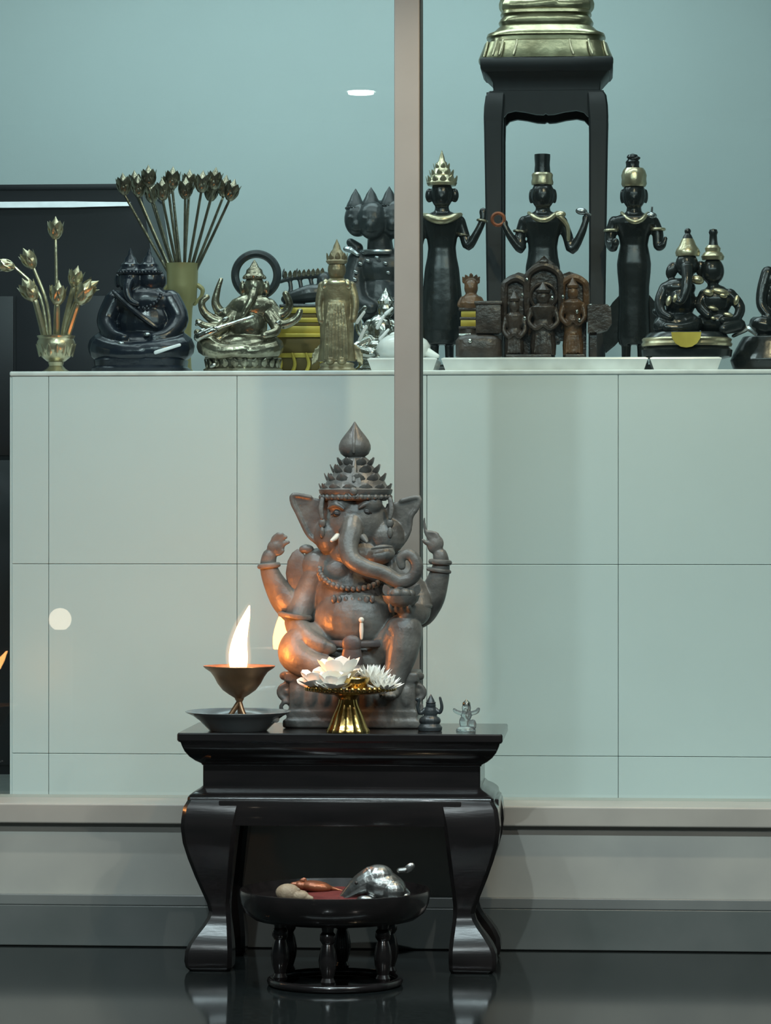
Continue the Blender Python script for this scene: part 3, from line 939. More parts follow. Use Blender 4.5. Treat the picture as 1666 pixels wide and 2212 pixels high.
# ---- round white jar, half hidden by the mullion
t = Thing('white_jar', 'round white ceramic jar half hidden behind the mullion', 'jar', 880, 1.075, z1)
b = t.bp
jb = t.part('body', 'white', lambda bm: L(bm, 872, 0, [(40, b), (50, b - 6), (58, b - 18), (58, b - 30), (50, b - 42), (34, b - 52), (14, b - 57), (1, b - 58)], 40))
t.part('spout', 'white', lambda bm: T(bm, [(905, b - 24, -10, 15), (926, b - 14, -14, 10), (946, b - 6, -16, 5)], 12))
t.part('knob', 'white', lambda bm: E(bm, (856, b - 50, -18), (14, 9, 12)))

# ---- black cabinet behind the left end
t = Thing('black_cabinet', 'large black cabinet with a white strip behind the left of the altar', 'cabinet', 0, 1.78, ROOM_Z)
s_ = t.s
b = t.bp
xl = -260
t.part('body', 'cabinet', lambda bm: PR(bm, [(xl, 404), (306, 404), (316, 470), (330, 560), (334, 640), (334, b), (xl, b)], 0, 330), angle=20)
t.part('lid', 'cabinet', lambda bm: B(bm, xl - 4, 312, 399, 411, -4, 334, 2))
t.part('white_strip', 'strip', lambda bm: ringloft(bm, [[Vector((x, 0, -(443 + h * 0.5))), Vector((x, -h, -(443 + h * 0.5))), Vector((x, -1, -(443 - h * 0.5)))] for x, h in ((xl + 4, 14), (160, 14), (196, 12), (284, 9))]), label='white sloped strip', flat=True)  # white sloped strip set on the cabinet front
t.part('door', 'cabinet', lambda bm: B(bm, xl + 6, 30, 640, 984, -6, 2, 2))
t.part('door', 'cabinet', lambda bm: B(bm, 36, 326, 640, 984, -6, 2, 2))
t.part('door', 'cabinet', lambda bm: B(bm, xl + 6, 30, 994, b - 20, -6, 2, 2))

# ---- gilded lotus flowers
BUD = [(2, 0), (10, 3), (17, 11), (19.5, 21), (17, 33), (10, 44), (4, 52), (0.4, 58)]


def lotus_stem(label, group, foot, head, Y, z0, mat_, size=1.0, tilt=None, bend=(0, 0), r=3.2, open_=0, q=0):
    """one gilded lotus: stem from foot to head pixel, a petalled bud on top"""
    t = Thing('gilded_lotus', label, 'lotus', foot[0], Y, z0, group)
    b = t.bp
    fx, fy = foot[0], b
    hx, hy = head
    mid = ((fx + hx) / 2 + bend[0], (fy + hy) / 2 + bend[1])
    t.part('stem', mat_, lambda bm: T(bm, [(fx, fy - r, 0, r * 1.1), (mid[0], mid[1], q * 0.5, r), (hx, hy, q, r * 0.9)], 8, 5))
    if tilt is None:
        tilt = math.degrees(math.atan2(hx - mid[0], mid[1] - hy))
    Rm = Matrix.Translation((hx, q, -hy)) @ Matrix.Rotation(math.radians(tilt), 4, 'Y') @ Matrix.Scale(size, 4)

    def bud(bm):
        L(bm, 0, 0, [(rr * 0.86, -h) for rr, h in BUD], 20)
        bmesh.ops.transform(bm, matrix=Rm, verts=bm.verts[:])
    bo = t.part('bud', mat_, bud)
    n = 5 if open_ else 4
    for k in range(n):
        a = 2 * math.pi * (k + 0.3) / n
        c, s2 = math.cos(a), math.sin(a)

        def pet(bm):
            LEAF(bm, (6 * c, 0 - 2, 6 * s2), (c * (0.42 + open_), 1, s2 * (0.42 + open_)), (-c, 0.1, -s2), 46, 30, 1.6, 0.16)
            bmesh.ops.transform(bm, matrix=Rm, verts=bm.verts[:])
        t.part('petal', mat_, pet, parent=bo)
    return t


pot = Thing('gold_pot', 'small carved gold pot holding lotuses at the left end of the altar', 'pot', 121, 1.06, AZ)
b = pot.bp
pot.part('bowl', 'pale_gold', lambda bm: L(bm, 121, 0, [(10, b - 22), (20, b - 26), (30, b - 34), (39, b - 46), (42, b - 58), (41, b - 68), (38, b - 74), (41, b - 79), (41, b - 81), (37, b - 81), (34, b - 74), (37, b - 60), (30, b - 40), (1, b - 32)], 36))
pot.part('foot', 'pale_gold', lambda bm: L(bm, 121, 0, [(28, b), (28, b - 4), (20, b - 9), (14, b - 16), (16, b - 24)], 30, flute=12, fd=0.08))
pot.part('carved_band', 'pale_gold', lambda bm: [LEAF(bm, (121 + 36 * math.cos(a), b - 36, 36 * math.sin(a)), (math.cos(a) * 0.3, 1, math.sin(a) * 0.3), (-math.cos(a), 0, -math.sin(a)), 28, 15, 4, 0.02) for a in [2 * math.pi * k / 14 for k in range(14)]])
G1 = 'gilded lotuses in the small gold pot'
zf = AZ + 34 * pot.s
for lab, fx, hd, tl, sz, bend, q in (
        ('tallest gilded lotus, standing upright in the small gold pot', 121, (120, 518), 0, 0.88, (2, 0), 0),
        ('gilded lotus bending far left at the frame edge in the small gold pot', 106, (34, 578), -78, 0.72, (18, -34), -12),
        ('second tallest gilded lotus leaning left in the small gold pot', 112, (72, 580), -28, 0.88, (10, -16), 6),
        ('short gilded lotus at the left of the small gold pot', 104, (80, 652), -30, 1.0, (2, 0), -22),
        ('gilded lotus with a bright tip right of centre in the small gold pot', 132, (158, 622), 12, 0.86, (-4, 0), 4),
        ('gilded lotus leaning furthest right in the small gold pot', 138, (176, 632), 58, 0.80, (-6, -6), -6),
        ('low gilded lotus at the right of the small gold pot', 134, (172, 660), 28, 1.06, (-2, 0), -24),
        ('short gilded lotus in the middle of the small gold pot', 121, (128, 662), 4, 0.95, (0, 0), -28)):
    lotus_stem(lab, G1, (fx, 0), hd, 1.06, zf, 'pale_gold', sz, tl, bend, 7 if hd[1] > 600 else 3.6, 0.12, q)

vase = Thing('gold_vase', 'tall gold vase of dark lotus stems behind the blue-black statue', 'vase', 396, 1.36, AZ)
b = vase.bp
vase.part('body', 'vase_gold', lambda bm: L(bm, 394, 0, [(26, b), (28, b - 8), (20, b - 20), (18, b - 60), (20, b - 110), (22, b - 150), (24, b - 158), (31, b - 166), (33, b - 200), (34, b - 230), (36, b - 244), (37, b - 247), (34, b - 247), (30, b - 230), (28, b - 205), (1, b - 200)], 36))
vase.part('handle', 'vase_gold', lambda bm: T(bm, [(364, b - 200, 0, 5), (354, b - 184, 0, 5), (356, b - 168, 0, 4), (372, b - 158, 0, 5)], 8))
vase.part('handle', 'vase_gold', lambda bm: T(bm, [(428, b - 200, 0, 5), (438, b - 190, 0, 5), (434, b - 174, 0, 4), (420, b - 160, 0, 5)], 8))
G2 = 'dark gilded lotuses in the tall gold vase'
zv = AZ + 201 * vase.s
heads = [(276, 412, -6), (290, 400, -4), (302, 414, -3), (326, 394, -2), (322, 420, -4), (362, 404, 0), (374, 396, 2), (358, 424, -2), (402, 396, 2), (404, 420, 2), (440, 408, 6), (462, 398, 8), (452, 420, 6), (476, 408, 10), (498, 424, 16)]
heads.sort()
for i, (x, y, tl) in enumerate(heads):
    lab = 'dark gilded lotus bud on a thin stem in the tall gold vase, number %d from the left' % (i + 1)
    ords = ('leftmost', 'second', 'third', 'fourth', 'fifth', 'sixth', 'seventh', 'eighth', 'ninth', 'tenth', 'eleventh', 'twelfth', 'thirteenth', 'fourteenth', 'rightmost')
    lab = 'dark gilded lotus bud in the tall gold vase, %s of the bunch%s' % (ords[i], '' if i in (0, 14) else ' from the left')
    lotus_stem(lab, G2, (378 + 32 * i / 14.0, 0), (x, y + 14), 1.36, zv, 'bronze', 0.86, tl, (0, 0), 3.2, 0.1, (-44, 20, -12, 50, -28)[i % 5])


# ---- seated and standing figures
def ring_beads(bm, c, R, r, n, rz=1.0):
    for k in range(n):
        a = 2 * math.pi * k / n
        E(bm, (c[0] + R * math.cos(a), c[1], c[2] + R * rz * math.sin(a)), r, seg=8)


# blue-black seated statue
t = Thing('blue_black_statue', 'large glossy blue-black seated statue with two pointed crowns beside the gold pot', 'statue', 305, 1.17, AZ)
b = t.bp


def bb_base(bm):
    L(bm, 305, 0, [(104, b), (106, b - 12), (98, b - 18), (100, b - 30), (94, b - 36)], 40, sq=3.2, ky=0.85)


def bb_body(bm):
    E(bm, (305, b - 62, 0), (94, 34, 66), seg=24)
    T(bm, [(345, b - 70, 20, 40), (392, b - 58, -16, 32), (352, b - 48, -62, 24), (290, b - 48, -66, 18)], 12)
    T(bm, [(265, b - 70, 20, 40), (222, b - 58, -16, 32), (262, b - 46, -60, 24), (318, b - 44, -72, 18)], 12)
    E(bm, (312, b - 110, 6), (60, 56, 44), seg=20)
    E(bm, (308, b - 158, 6), (66, 38, 38), seg=20)
    T(bm, [(366, b - 162, 6, 25), (388, b - 118, -8, 22), (368, b - 84, -40, 17), (340, b - 76, -56, 13)], 12)
    T(bm, [(248, b - 162, 6, 24), (230, b - 116, -8, 21), (250, b - 84, -40, 16), (276, b - 76, -56, 13)], 12)
    E(bm, (282, b - 204, -4), (26, 30, 26))
    E(bm, (324, b - 204, 2), (27, 31, 26))
    for x in (254, 351):
        E(bm, (x, b - 204, 4), (8, 16, 9))
    T(bm, [(282, b - 200, -26, 11), (280, b - 180, -40, 9), (288, b - 158, -44, 8), (304, b - 150, -44, 6)], 10)


t.part('base', 'blueblack', bb_base)
bo = t.part('body', 'blueblack', bb_body, vox=2.4, smooth=2)
for x, q in ((282, -4), (322, 2)):
    t.part('crown', 'blueblack', lambda bm: (L(bm, x, q, [(27, b - 216), (28, b - 224), (22, b - 230), (21, b - 238), (14, b - 244), (12, b - 252), (6, b - 258), (5, b - 264), (0.5, b - 274)], 24), ring_beads(bm, (x, b - 220, q), 27, 3.2, 22)))
t.part('sash', 'blueblack', lambda bm: T(bm, [(250, b - 178, -28, 5), (280, b - 150, -44, 6), (312, b - 124, -46, 6), (344, b - 100, -40, 5)], 8))
t.part('necklace', 'blueblack', lambda bm: [E(bm, (305 - 46 * math.cos(a), b - 172 + 30 * math.sin(a), -26 - 14 * math.sin(a)), 4, seg=8) for a in [math.pi * k / 16 for k in range(17)]])
t.part('staff', 'strip', lambda bm: T(bm, [(348, b - 44, -84, 4.5), (374, b - 52, -86, 3.8), (400, b - 60, -86, 3.4)], 10), label='short pale rod across the base')
for x, y, q in ((272, 64, -72), (240, 66, -58), (326, 84, -58)):
    t.part('jewel', 'pewter', lambda bm: E(bm, (x, b - y, q), (8, 5, 6)))

# many-armed bronze figure with a ring halo
t = Thing('bronze_halo_statue', 'pale bronze many-armed seated figure with a ring halo behind its head', 'statue', 525, 1.12, AZ)
b = t.bp
hal = t.part('halo', 'iron', lambda bm: RG(bm, (550, 592, 34), 46, 9, 'q', 44, 8, rz=1.0), label='dark ring halo')
t.part('halo_post', 'bronze', lambda bm: T(bm, [(550, 640, 34, 10), (548, 690, 30, 12), (545, 730, 20, 14)], 8))
t.part('base', 'bronze', lambda bm: (L(bm, 525, 0, [(84, b), (86, b - 9), (78, b - 14), (78, b - 28), (84, b - 33), (80, b - 38)], 44, ky=0.75), [LEAF(bm, (525 + 79 * math.cos(a), b - 12, 59 * math.sin(a)), (math.cos(a) * 0.3, 1, math.sin(a) * 0.3), (-math.cos(a), 0, -math.sin(a)), 20, 17, 4, 0.05) for a in [2 * math.pi * k / 22 for k in range(22)]]))


def bz(bm):
    E(bm, (525, b - 58, 0), (78, 28, 50), seg=20)
    T(bm, [(545, b - 66, 10, 30), (592, b - 56, -14, 24), (560, b - 46, -48, 18), (510, b - 44, -56, 14)], 12)
    T(bm, [(505, b - 66, 10, 32), (452, b - 64, -18, 28), (480, b - 46, -50, 19), (536, b - 50, -58, 13)], 12)
    E(bm, (536, b - 104, 4), (42, 46, 32), seg=18)
    E(bm, (545, b - 144, 4), (48, 30, 28), seg=18)
    E(bm, (550, b - 188, -2), (22, 26, 22), seg=18)
    T(bm, [(550, b - 176, -16, 10), (546, b - 158, -28, 9), (536, b - 138, -32, 8), (528, b - 122, -34, 6)], 10)
    E(bm, (524, b - 186, 4), (7, 16, 8))
    E(bm, (576, b - 186, 4), (7, 16, 8))
    # arms of both sides, raised and spread
    T(bm, [(512, b - 152, 8, 14), (486, b - 128, 4, 13), (466, b - 150, 0, 10), (470, b - 180, -2, 7), (478, b - 204, -2, 5)], 10)
    T(bm, [(510, b - 146, 6, 14), (480, b - 112, 0, 13), (446, b - 128, -4, 10), (436, b - 152, -6, 8), (448, b - 166, -6, 7)], 10)
    T(bm, [(510, b - 138, 2, 13), (482, b - 100, -10, 12), (448, b - 102, -16, 9), (430, b - 112, -18, 7)], 10)
    T(bm, [(508, b - 128, -4, 12), (476, b - 92, -26, 11), (444, b - 82, -34, 9), (430, b - 88, -36, 8)], 10)
    T(bm, [(582, b - 150, 6, 14), (606, b - 126, 2, 12), (626, b - 146, -2, 9), (618, b - 172, -4, 8)], 10)
    T(bm, [(580, b - 140, 2, 13), (608, b - 106, -10, 11), (640, b - 116, -14, 9), (650, b - 134, -14, 7)], 10)
    T(bm, [(578, b - 130, -4, 12), (600, b - 92, -26, 11), (576, b - 80, -46, 9)], 10)


t.part('body', 'bronze', bz, vox=1.8, smooth=2)
t.part('crown', 'bronze', lambda bm: (L(bm, 550, -2, [(22, b - 204), (25, b - 210), (19, b - 216), (17, b - 224), (10, b - 230), (6, b - 238), (0.5, b - 246)], 24), ring_beads(bm, (550, b - 207, -2), 23, 3, 18)))
t.part('staff', 'silver', lambda bm: T(bm, [(434, b - 76, -52, 10), (470, b - 92, -56, 9), (478, b - 96, -56, 4), (552, b - 120, -50, 4)], 10), label='bright club laid across the lap')
t.part('hem', 'silver', lambda bm: T(bm, [(532, b - 36, -60, 4), (556, b - 42, -58, 5), (578, b - 56, -48, 4)], 8))
for x, y, q in ((480, 134, -20), (490, 116, -30), (432, 108, -24), (442, 90, -44), (602, 108, -24), (522, 52, -62), (468, 16, -58)):
    t.part('bangle', 'silver', lambda bm: E(bm, (x, b - y, q), (9, 5, 6), -30))

# yellow gold stepped pedestal, with the dark reclining figure on it
t = Thing('gold_pedestal', 'yellow gold stepped pedestal between the bronze figure and the gilt standing figure', 'pedestal', 650, 1.33, AZ)
b = t.bp
for i, (hw, y0, y1, m_) in enumerate(((58, b, b - 12, 'yellow'), (50, b - 12, b - 40, 'yellow_dark'), (54, b - 40, b - 50, 'yellow'), (48, b - 50, b - 84, 'yellow_dark'), (56, b - 84, b - 92, 'yellow'), (48, b - 92, b - 108, 'yellow'), (42, b - 108, b - 116, 'yellow_dark'), (46, b - 116, b - 126, 'yellow'), (36, b - 126, b - 136, 'yellow_dark'), (42, b - 136, b - 148, 'yellow'))):
    t.part('step', m_, lambda bm: B(bm, 650 - hw, 650 + hw, y1, y0, -hw * 0.8, hw * 0.8, 1.5))
for x in (606, 636, 666, 694):
    t.part('foot_scroll', 'yellow', lambda bm: T(bm, [(x, b - 48, -46, 3), (x + 6, b - 26, -48, 4), (x, b - 8, -48, 4), (x - 5, b - 4, -47, 3)], 8))
zp = AZ + 148 * t.s
t = Thing('reclining_figure', 'dark bronze reclining figure on top of the yellow gold pedestal', 'statue', 655, 1.33, zp)
b = t.bp


def recl(bm):
    B(bm, 606, 706, b - 8, b, -30, 30, 2)
    T(bm, [(616, b - 20, 0, 10), (640, b - 26, -4, 15), (670, b - 32, -4, 20), (696, b - 34, 0, 18)], 12)
    T(bm, [(604, b - 58, 6, 4), (626, b - 66, 6, 6), (660, b - 72, 8, 8), (690, b - 74, 8, 9), (712, b - 70, 8, 7)], 10)
    E(bm, (700, b - 58, 2), (16, 20, 15))
    for x in (624, 646, 670, 692):
        T(bm, [(x, b - 66, 8, 5), (x + 4, b - 46, 4, 5), (x + 2, b - 28, 0, 6)], 8)
    for x in (612, 640, 684):
        T(bm, [(x, b - 70, 6, 4), (x, b - 80, 6, 3), (x + 2, b - 88, 6, 1)], 8)


t.part('body', 'iron', recl, vox=1.8, smooth=1)
t.part('crest', 'bronze', lambda bm: [LEAF(bm, (616 + 10 * k, b - 66 - k * 0.8, 0), (0.1, 1, 0), (0, 0, -1), 16, 9, 3) for k in range(9)])

# gilt standing crowned figure
t = Thing('gilt_standing_figure', 'gilt standing crowned figure in a long robe left of the dark three-headed bust', 'statue', 728, 1.07, AZ)
b = t.bp


def gilt(bm):
    L(bm, 728, 0, [(40, b - 24), (38, b - 34), (36, b - 60), (37, b - 100), (34, b - 130), (30, b - 156), (34, b - 178), (36, b - 192), (22, b - 200), (12, b - 206)], 28, ky=0.62)
    E(bm, (728, b - 222, -2), (20, 24, 19))
    T(bm, [(698, b - 188, 0, 11), (690, b - 150, -4, 9), (694, b - 112, -10, 7)], 10)
    T(bm, [(758, b - 188, 0, 11), (768, b - 150, -4, 9), (764, b - 112, -10, 7)], 10)
    for k in range(7):
        T(bm, [(704 + k * 8, b - 30, -24, 3), (706 + k * 7.4, b - 90, -25, 3), (712 + k * 5.4, b - 150, -22, 2)], 6)
    for x in (716, 740):
        E(bm, (x, b - 22, -22), (10, 8, 16))
    LEAF(bm, (696, b - 60, 6), (-0.5, -1, 0), (0, 0, -1), 50, 26, 6)
    LEAF(bm, (762, b - 60, 6), (0.5, -1, 0), (0, 0, -1), 50, 26, 6)


t.part('base', 'gilt_wood', lambda bm: L(bm, 728, 0, [(40, b), (42, b - 6), (36, b - 12), (38, b - 18), (34, b - 22)], 30, ky=0.8))
t.part('body', 'gilt_wood', gilt, vox=1.6, smooth=1)
t.part('crown', 'gilt_wood', lambda bm: (L(bm, 728, -2, [(19, b - 234), (24, b - 240), (20, b - 246), (17, b - 252), (14, b - 260), (9, b - 266), (7, b - 274), (3, b - 282), (0.5, b - 288)], 24), [LEAF(bm, (728 + 20 * math.cos(a), b - 238, -2 + 20 * math.sin(a)), (math.cos(a) * 0.3, 1, math.sin(a) * 0.3), (-math.cos(a), 0, -math.sin(a)), 20, 13, 3) for a in [2 * math.pi * k / 9 for k in range(9)]]))
t.part('collar', 'pale_gold', lambda bm: RG(bm, (728, b - 192, 0), 27, 7, 'z', 32, 8, rz=0.68))
for x in (704, 752):
    t.part('shoulder_ornament', 'pale_gold', lambda bm: E(bm, (x, b - 190, -12), (8, 12, 8), 20 if x < 728 else -20))

# dark three-headed bust
t = Thing('three_headed_bust', 'large dark iron three-headed statue with pointed crowns left of the mullion', 'statue', 828, 1.56, AZ)
b = t.bp


def heads3(bm):
    for x, y, q, r in ((774, 474, -8, 30), (806, 478, -24, 33), (852, 474, -10, 34)):
        E(bm, (x, y, q), (r, r * 1.28, r), seg=18)
        E(bm, (x - 2, y + 14, q - r * 0.8), (r * 0.3, r * 0.35, r * 0.35))
        T(bm, [(x - 12, y + 22, q - r * 0.75, 3), (x - 1, y + 24, q - r * 0.9, 4), (x + 10, y + 22, q - r * 0.75, 3)], 8)
        for sx in (-1, 1):
            E(bm, (x + sx * 11 - 2, y - 2, q - r * 0.84), (8, 3.5, 4))
    E(bm, (822, 474, 4), (58, 42, 34), seg=20)
    T(bm, [(820, 510, 0, 26), (822, 545, 4, 30)], 14)
    E(bm, (828, 580, 6), (66, 46, 40), seg=20)
    E(bm, (828, 650, 6), (58, 70, 42), seg=20)
    T(bm, [(776, 562, 0, 26), (766, 606, -8, 24), (778, 652, -26, 20), (806, 668, -44, 15)], 12)
    T(bm, [(880, 562, 0, 26), (892, 606, -8, 24), (878, 652, -26, 20), (850, 668, -44, 15)], 12)
    T(bm, [(772, 536, 10, 14), (756, 522, 12, 10)], 10)
    L(bm, 828, 0, [(62, 700), (70, 730), (74, b - 12), (70, b)], 30, ky=0.75)


t.part('body', 'iron', heads3, vox=2.4, smooth=2)
for x, y, q, r in ((769, 448, -8, 19), (803, 446, -16, 20), (842, 444, -12, 19), (874, 446, -4, 17)):
    t.part('crown', 'iron', lambda bm: (L(bm, x, q, [(r * 1.15, y + 6), (r * 1.1, y), (r * 0.95, y - 8), (r * 0.72, y - 16), (r * 0.5, y - 26), (r * 0.22, y - 34), (0.6, y - 40)], 22), ring_beads(bm, (x, y + 2, q), r * 1.1, 2.4, 20)))
t.part('collar', 'pewter', lambda bm: RG(bm, (824, 546, -2), 44, 6, 'z', 36, 8, rz=0.7, a0=185, a1=300))
t.part('shoulder_cloth', 'pewter', lambda bm: T(bm, [(748, 538, -14, 6), (762, 542, -24, 7), (776, 552, -30, 5)], 8))
for k, (x, y, q) in enumerate(((782, 572, -34), (772, 590, -36), (770, 606, -36), (798, 566, -38), (818, 560, -42), (836, 572, -42), (842, 592, -40))):
    t.part('jewel', 'pewter', lambda bm: E(bm, (x, y, q), (6, 4, 4), 25))

# silver ornate figure in front of it
t = Thing('silver_seated_figure', 'ornate silver seated figure between the gilt figure and the mullion', 'statue', 818, 1.235, AZ)
b = t.bp


def silv(bm):
    L(bm, 818, 0, [(50, b), (52, b - 14), (44, b - 22), (46, b - 40)], 30, ky=0.7)
    E(bm, (820, b - 58, 0), (52, 24, 36))
    E(bm, (822, b - 96, 0), (30, 36, 24))
    E(bm, (834, b - 142, -2), (18, 20, 17))
    T(bm, [(800, b - 112, 0, 11), (782, b - 90, -8, 9), (776, b - 122, -12, 7), (790, b - 146, -14, 5)], 10)
    T(bm, [(844, b - 112, 0, 11), (862, b - 92, -10, 9), (852, b - 70, -26, 8)], 10)
    T(bm, [(800, b - 70, -10, 18), (772, b - 54, -24, 14), (806, b - 44, -36, 11)], 10)
    PR(bm, [(772, b - 62), (816, b - 66), (816, b - 18)], -30, 20)


t.part('body', 'silver', silv, vox=1.7, smooth=1)
t.part('crown', 'silver', lambda bm: L(bm, 834, -2, [(17, b - 154), (19, b - 160), (13, b - 166), (10, b - 174), (4, b - 182), (0.5, b - 190)], 20))
for p0, p1 in (((774, 112), (790, 134)), ((780, 74), (794, 104)), ((818, 100), (832, 126)), ((824, 76), (842, 96)), ((836, 130), (850, 142))):
    t.part('blade', 'strip', lambda bm: T(bm, [(p0[0], b - p0[1], -40, 4), (p1[0], b - p1[1], -40, 3)], 8, 2))


# ---- black standing deities behind
def deity(label, cx, Y, hw, top, arms, crown, skirt):
    """black standing figure; top = pixel row of the chin; arms = pixel paths"""
    t = Thing('black_standing_figure', label, 'statue', cx, Y, AZ, 'black standing figures')
    b = t.bp
    c = top

    def f(bm):
        prof = [(skirt[i][0], skirt[i][1]) for i in range(len(skirt))]
        L(bm, cx, 0, prof, 28, ky=0.6)
        E(bm, (cx, c - 26, -4), (hw * 0.53, 33, hw * 0.5), seg=18)
        E(bm, (cx, c - 18, -hw * 0.5), (4, 7, 5))
        for sx in (-1, 1):
            E(bm, (cx + sx * hw * (0.60 if cx < 1000 else 0.53), c - 24, 2), (9 if cx < 1000 else 5, 16, 7))
        T(bm, [(cx, c, 0, hw * 0.32), (cx, c + 22, 0, hw * 0.4)], 12)
        for arm in arms:
            T(bm, arm, 10)
            x, y, q, r = arm[-1]
            E(bm, (x, y - 2, q), (r * 1.25, r * 1.5, r * 0.9))
        for sx in (-1, 1):
            T(bm, [(cx + sx * hw * 0.34, skirt[0][1] - 20, -4, hw * 0.24), (cx + sx * hw * 0.36, b - 30, -4, hw * 0.2)], 10)
            E(bm, (cx + sx * hw * 0.4, b - 30, -14), (hw * 0.26, 9, 20))
    t.part('body', 'black', f, vox=2.0, smooth=2)
    t.part('base', 'black', lambda bm: L(bm, cx, 0, [(hw * 1.0, b), (hw * 1.02, b - 10), (hw * 0.9, b - 16), (hw * 0.92, b - 25)], 32, sq=3, ky=0.75))
    crown(t)
    return t


def skirt_for(cx_hw, rows):
    return rows


# first: spired gold crown
def crown1(t):
    cr_ = t.part('crown', 'pale_gold', lambda bm: L(bm, 955, -4, [(30, 402), (33, 396), (30, 388), (26, 384), (25, 378), (20, 374), (18, 366), (13, 362), (11, 352), (7, 348), (5, 338), (2, 330), (0.5, 325)], 30))
    for n_, R_, y_, ln_, w_ in ((11, 30, 400, 20, 15), (9, 23, 384, 17, 13), (7, 15, 368, 15, 11)):
        t.part('crown_leaves', 'pale_gold', lambda bm: [LEAF(bm, (955 + R_ * math.cos(a), y_, -4 + R_ * math.sin(a)), (math.cos(a) * 0.3, 1, math.sin(a) * 0.3), (-math.cos(a), 0, -math.sin(a)), ln_, w_, 3, 0.05) for a in [2 * math.pi * (k + 0.5) / n_ for k in range(n_)]], parent=cr_)
    t.part('collar', 'pale_gold', lambda bm: T(bm, [(915, 464, 0, 5), (926, 470, -18, 8), (940, 476, -27, 9), (955, 478, -30, 10), (970, 476, -27, 9), (984, 470, -18, 8), (995, 464, 0, 5)], 10, 4))
    for x, q in ((1000, 0), (1042, -8)):
        y = 508 if x == 1000 else 478
        t.part('armlet', 'bronze', lambda bm: RG(bm, (x, y, q), 12 if x == 1000 else 10, 3, 'z', 20, 8, tilt=10))


sk1 = [(38, 745), (43, 738), (47, 715), (46, 690), (44, 650), (40, 610), (37, 580), (32, 555), (30, 535), (33, 515), (39, 495), (44, 480), (42, 468), (26, 460), (12, 454)]
deity('black standing figure with a spired gold crown just right of the mullion', 955, 1.34, 46, 446,
      [[(992, 478, 4, 14), (1003, 508, 2, 12), (1012, 532, -4, 11), (1030, 506, -8, 9), (1043, 478, -8, 8), (1044, 462, -8, 7)],
       [(918, 478, 4, 14), (908, 508, 2, 12), (900, 532, -4, 11), (880, 506, -8, 9), (868, 478, -8, 8), (866, 462, -8, 7)]], crown1, sk1)


# second: tall black cylinder hat, disc and shell in its hands
def crown2(t):
    h = t.part('hat', 'black', lambda bm: L(bm, 1172, -4, [(19, 402), (18, 380), (16, 356), (17, 340), (17, 334)], 30))
    t.part('hat_band', 'pale_gold', lambda bm: L(bm, 1172, -4, [(22, 400), (23, 394), (21, 386), (22, 378), (19, 374)], 30, flute=14, fd=0.06), parent=h)
    t.part('collar', 'pale_gold', lambda bm: T(bm, [(1143, 460, 0, 4), (1152, 469, -18, 6), (1163, 476, -26, 6), (1174, 478, -29, 6), (1185, 476, -26, 6), (1196, 468, -18, 6), (1204, 460, 0, 5)], 10, 4))
    t.part('shoulder_ornament', 'pale_gold', lambda bm: (E(bm, (1208, 466, -12), (15, 9, 8), -10), T(bm, [(1210, 470, -14, 6), (1226, 490, -14, 5), (1228, 520, -14, 4)], 8)))
    t.part('disc', 'copper', lambda bm: RG(bm, (1077, 474, -10), 13, 4, 'q', 30, 8), label='ring shaped disc held in one hand')
    t.part('shell', 'pewter', lambda bm: (E(bm, (1256, 458, -10), (13, 8, 8), 8), T(bm, [(1266, 462, -10, 4), (1276, 466, -10, 2)], 8)), label='pale shell held in one hand')
    t.part('armlet', 'bronze', lambda bm: RG(bm, (1124, 500, 0), 13, 3, 'z', 20, 8, tilt=8))


sk2 = [(36, 745), (40, 735), (42, 700), (40, 650), (38, 600), (37, 575), (33, 555), (31, 535), (34, 515), (40, 496), (46, 482), (42, 468), (26, 460), (12, 454)]
deity('black standing figure with a tall cylinder hat between the legs of the tall stand', 1173, 1.325, 48, 448,
      [[(1134, 478, 4, 14), (1124, 510, 2, 12), (1126, 538, -4, 11), (1104, 512, -8, 9), (1090, 486, -8, 7)],
       [(1212, 478, 4, 14), (1226, 510, 2, 12), (1236, 540, -4, 11), (1256, 506, -8, 9), (1266, 476, -8, 7)]], crown2, sk2)


# third: gold banded cap with a top knot
def crown3(t):
    cr_ = t.part('crown', 'pale_gold', lambda bm: (L(bm, 1370, -4, [(23, 404), (26, 398), (25, 388), (26, 380), (23, 370), (19, 364)], 30, flute=12, fd=0.08)))
    t.part('top_knot', 'black', lambda bm: (L(bm, 1367, -4, [(16, 366), (14, 358), (15, 350), (10, 344), (13, 340), (10, 335), (1, 332)], 20), E(bm, (1372, 344, -8), (12, 5, 8), -10)), parent=cr_)
    t.part('collar', 'pale_gold', lambda bm: T(bm, [(1344, 460, 0, 4), (1352, 471, -18, 5), (1362, 479, -26, 5.5), (1372, 482, -29, 5.5), (1383, 479, -26, 5.5), (1392, 471, -18, 6), (1400, 462, 0, 5)], 10, 4))
    t.part('shoulder_ornament', 'pewter', lambda bm: (E(bm, (1406, 467, -10), (13, 8, 8)), T(bm, [(1408, 460, -6, 2.5), (1409, 448, -6, 2)], 8)))
    for x, y in ((1322, 498), (1421, 496)):
        t.part('armlet', 'pale_gold', lambda bm: RG(bm, (x, y, -2), 14, 3.5, 'z', 20, 8))


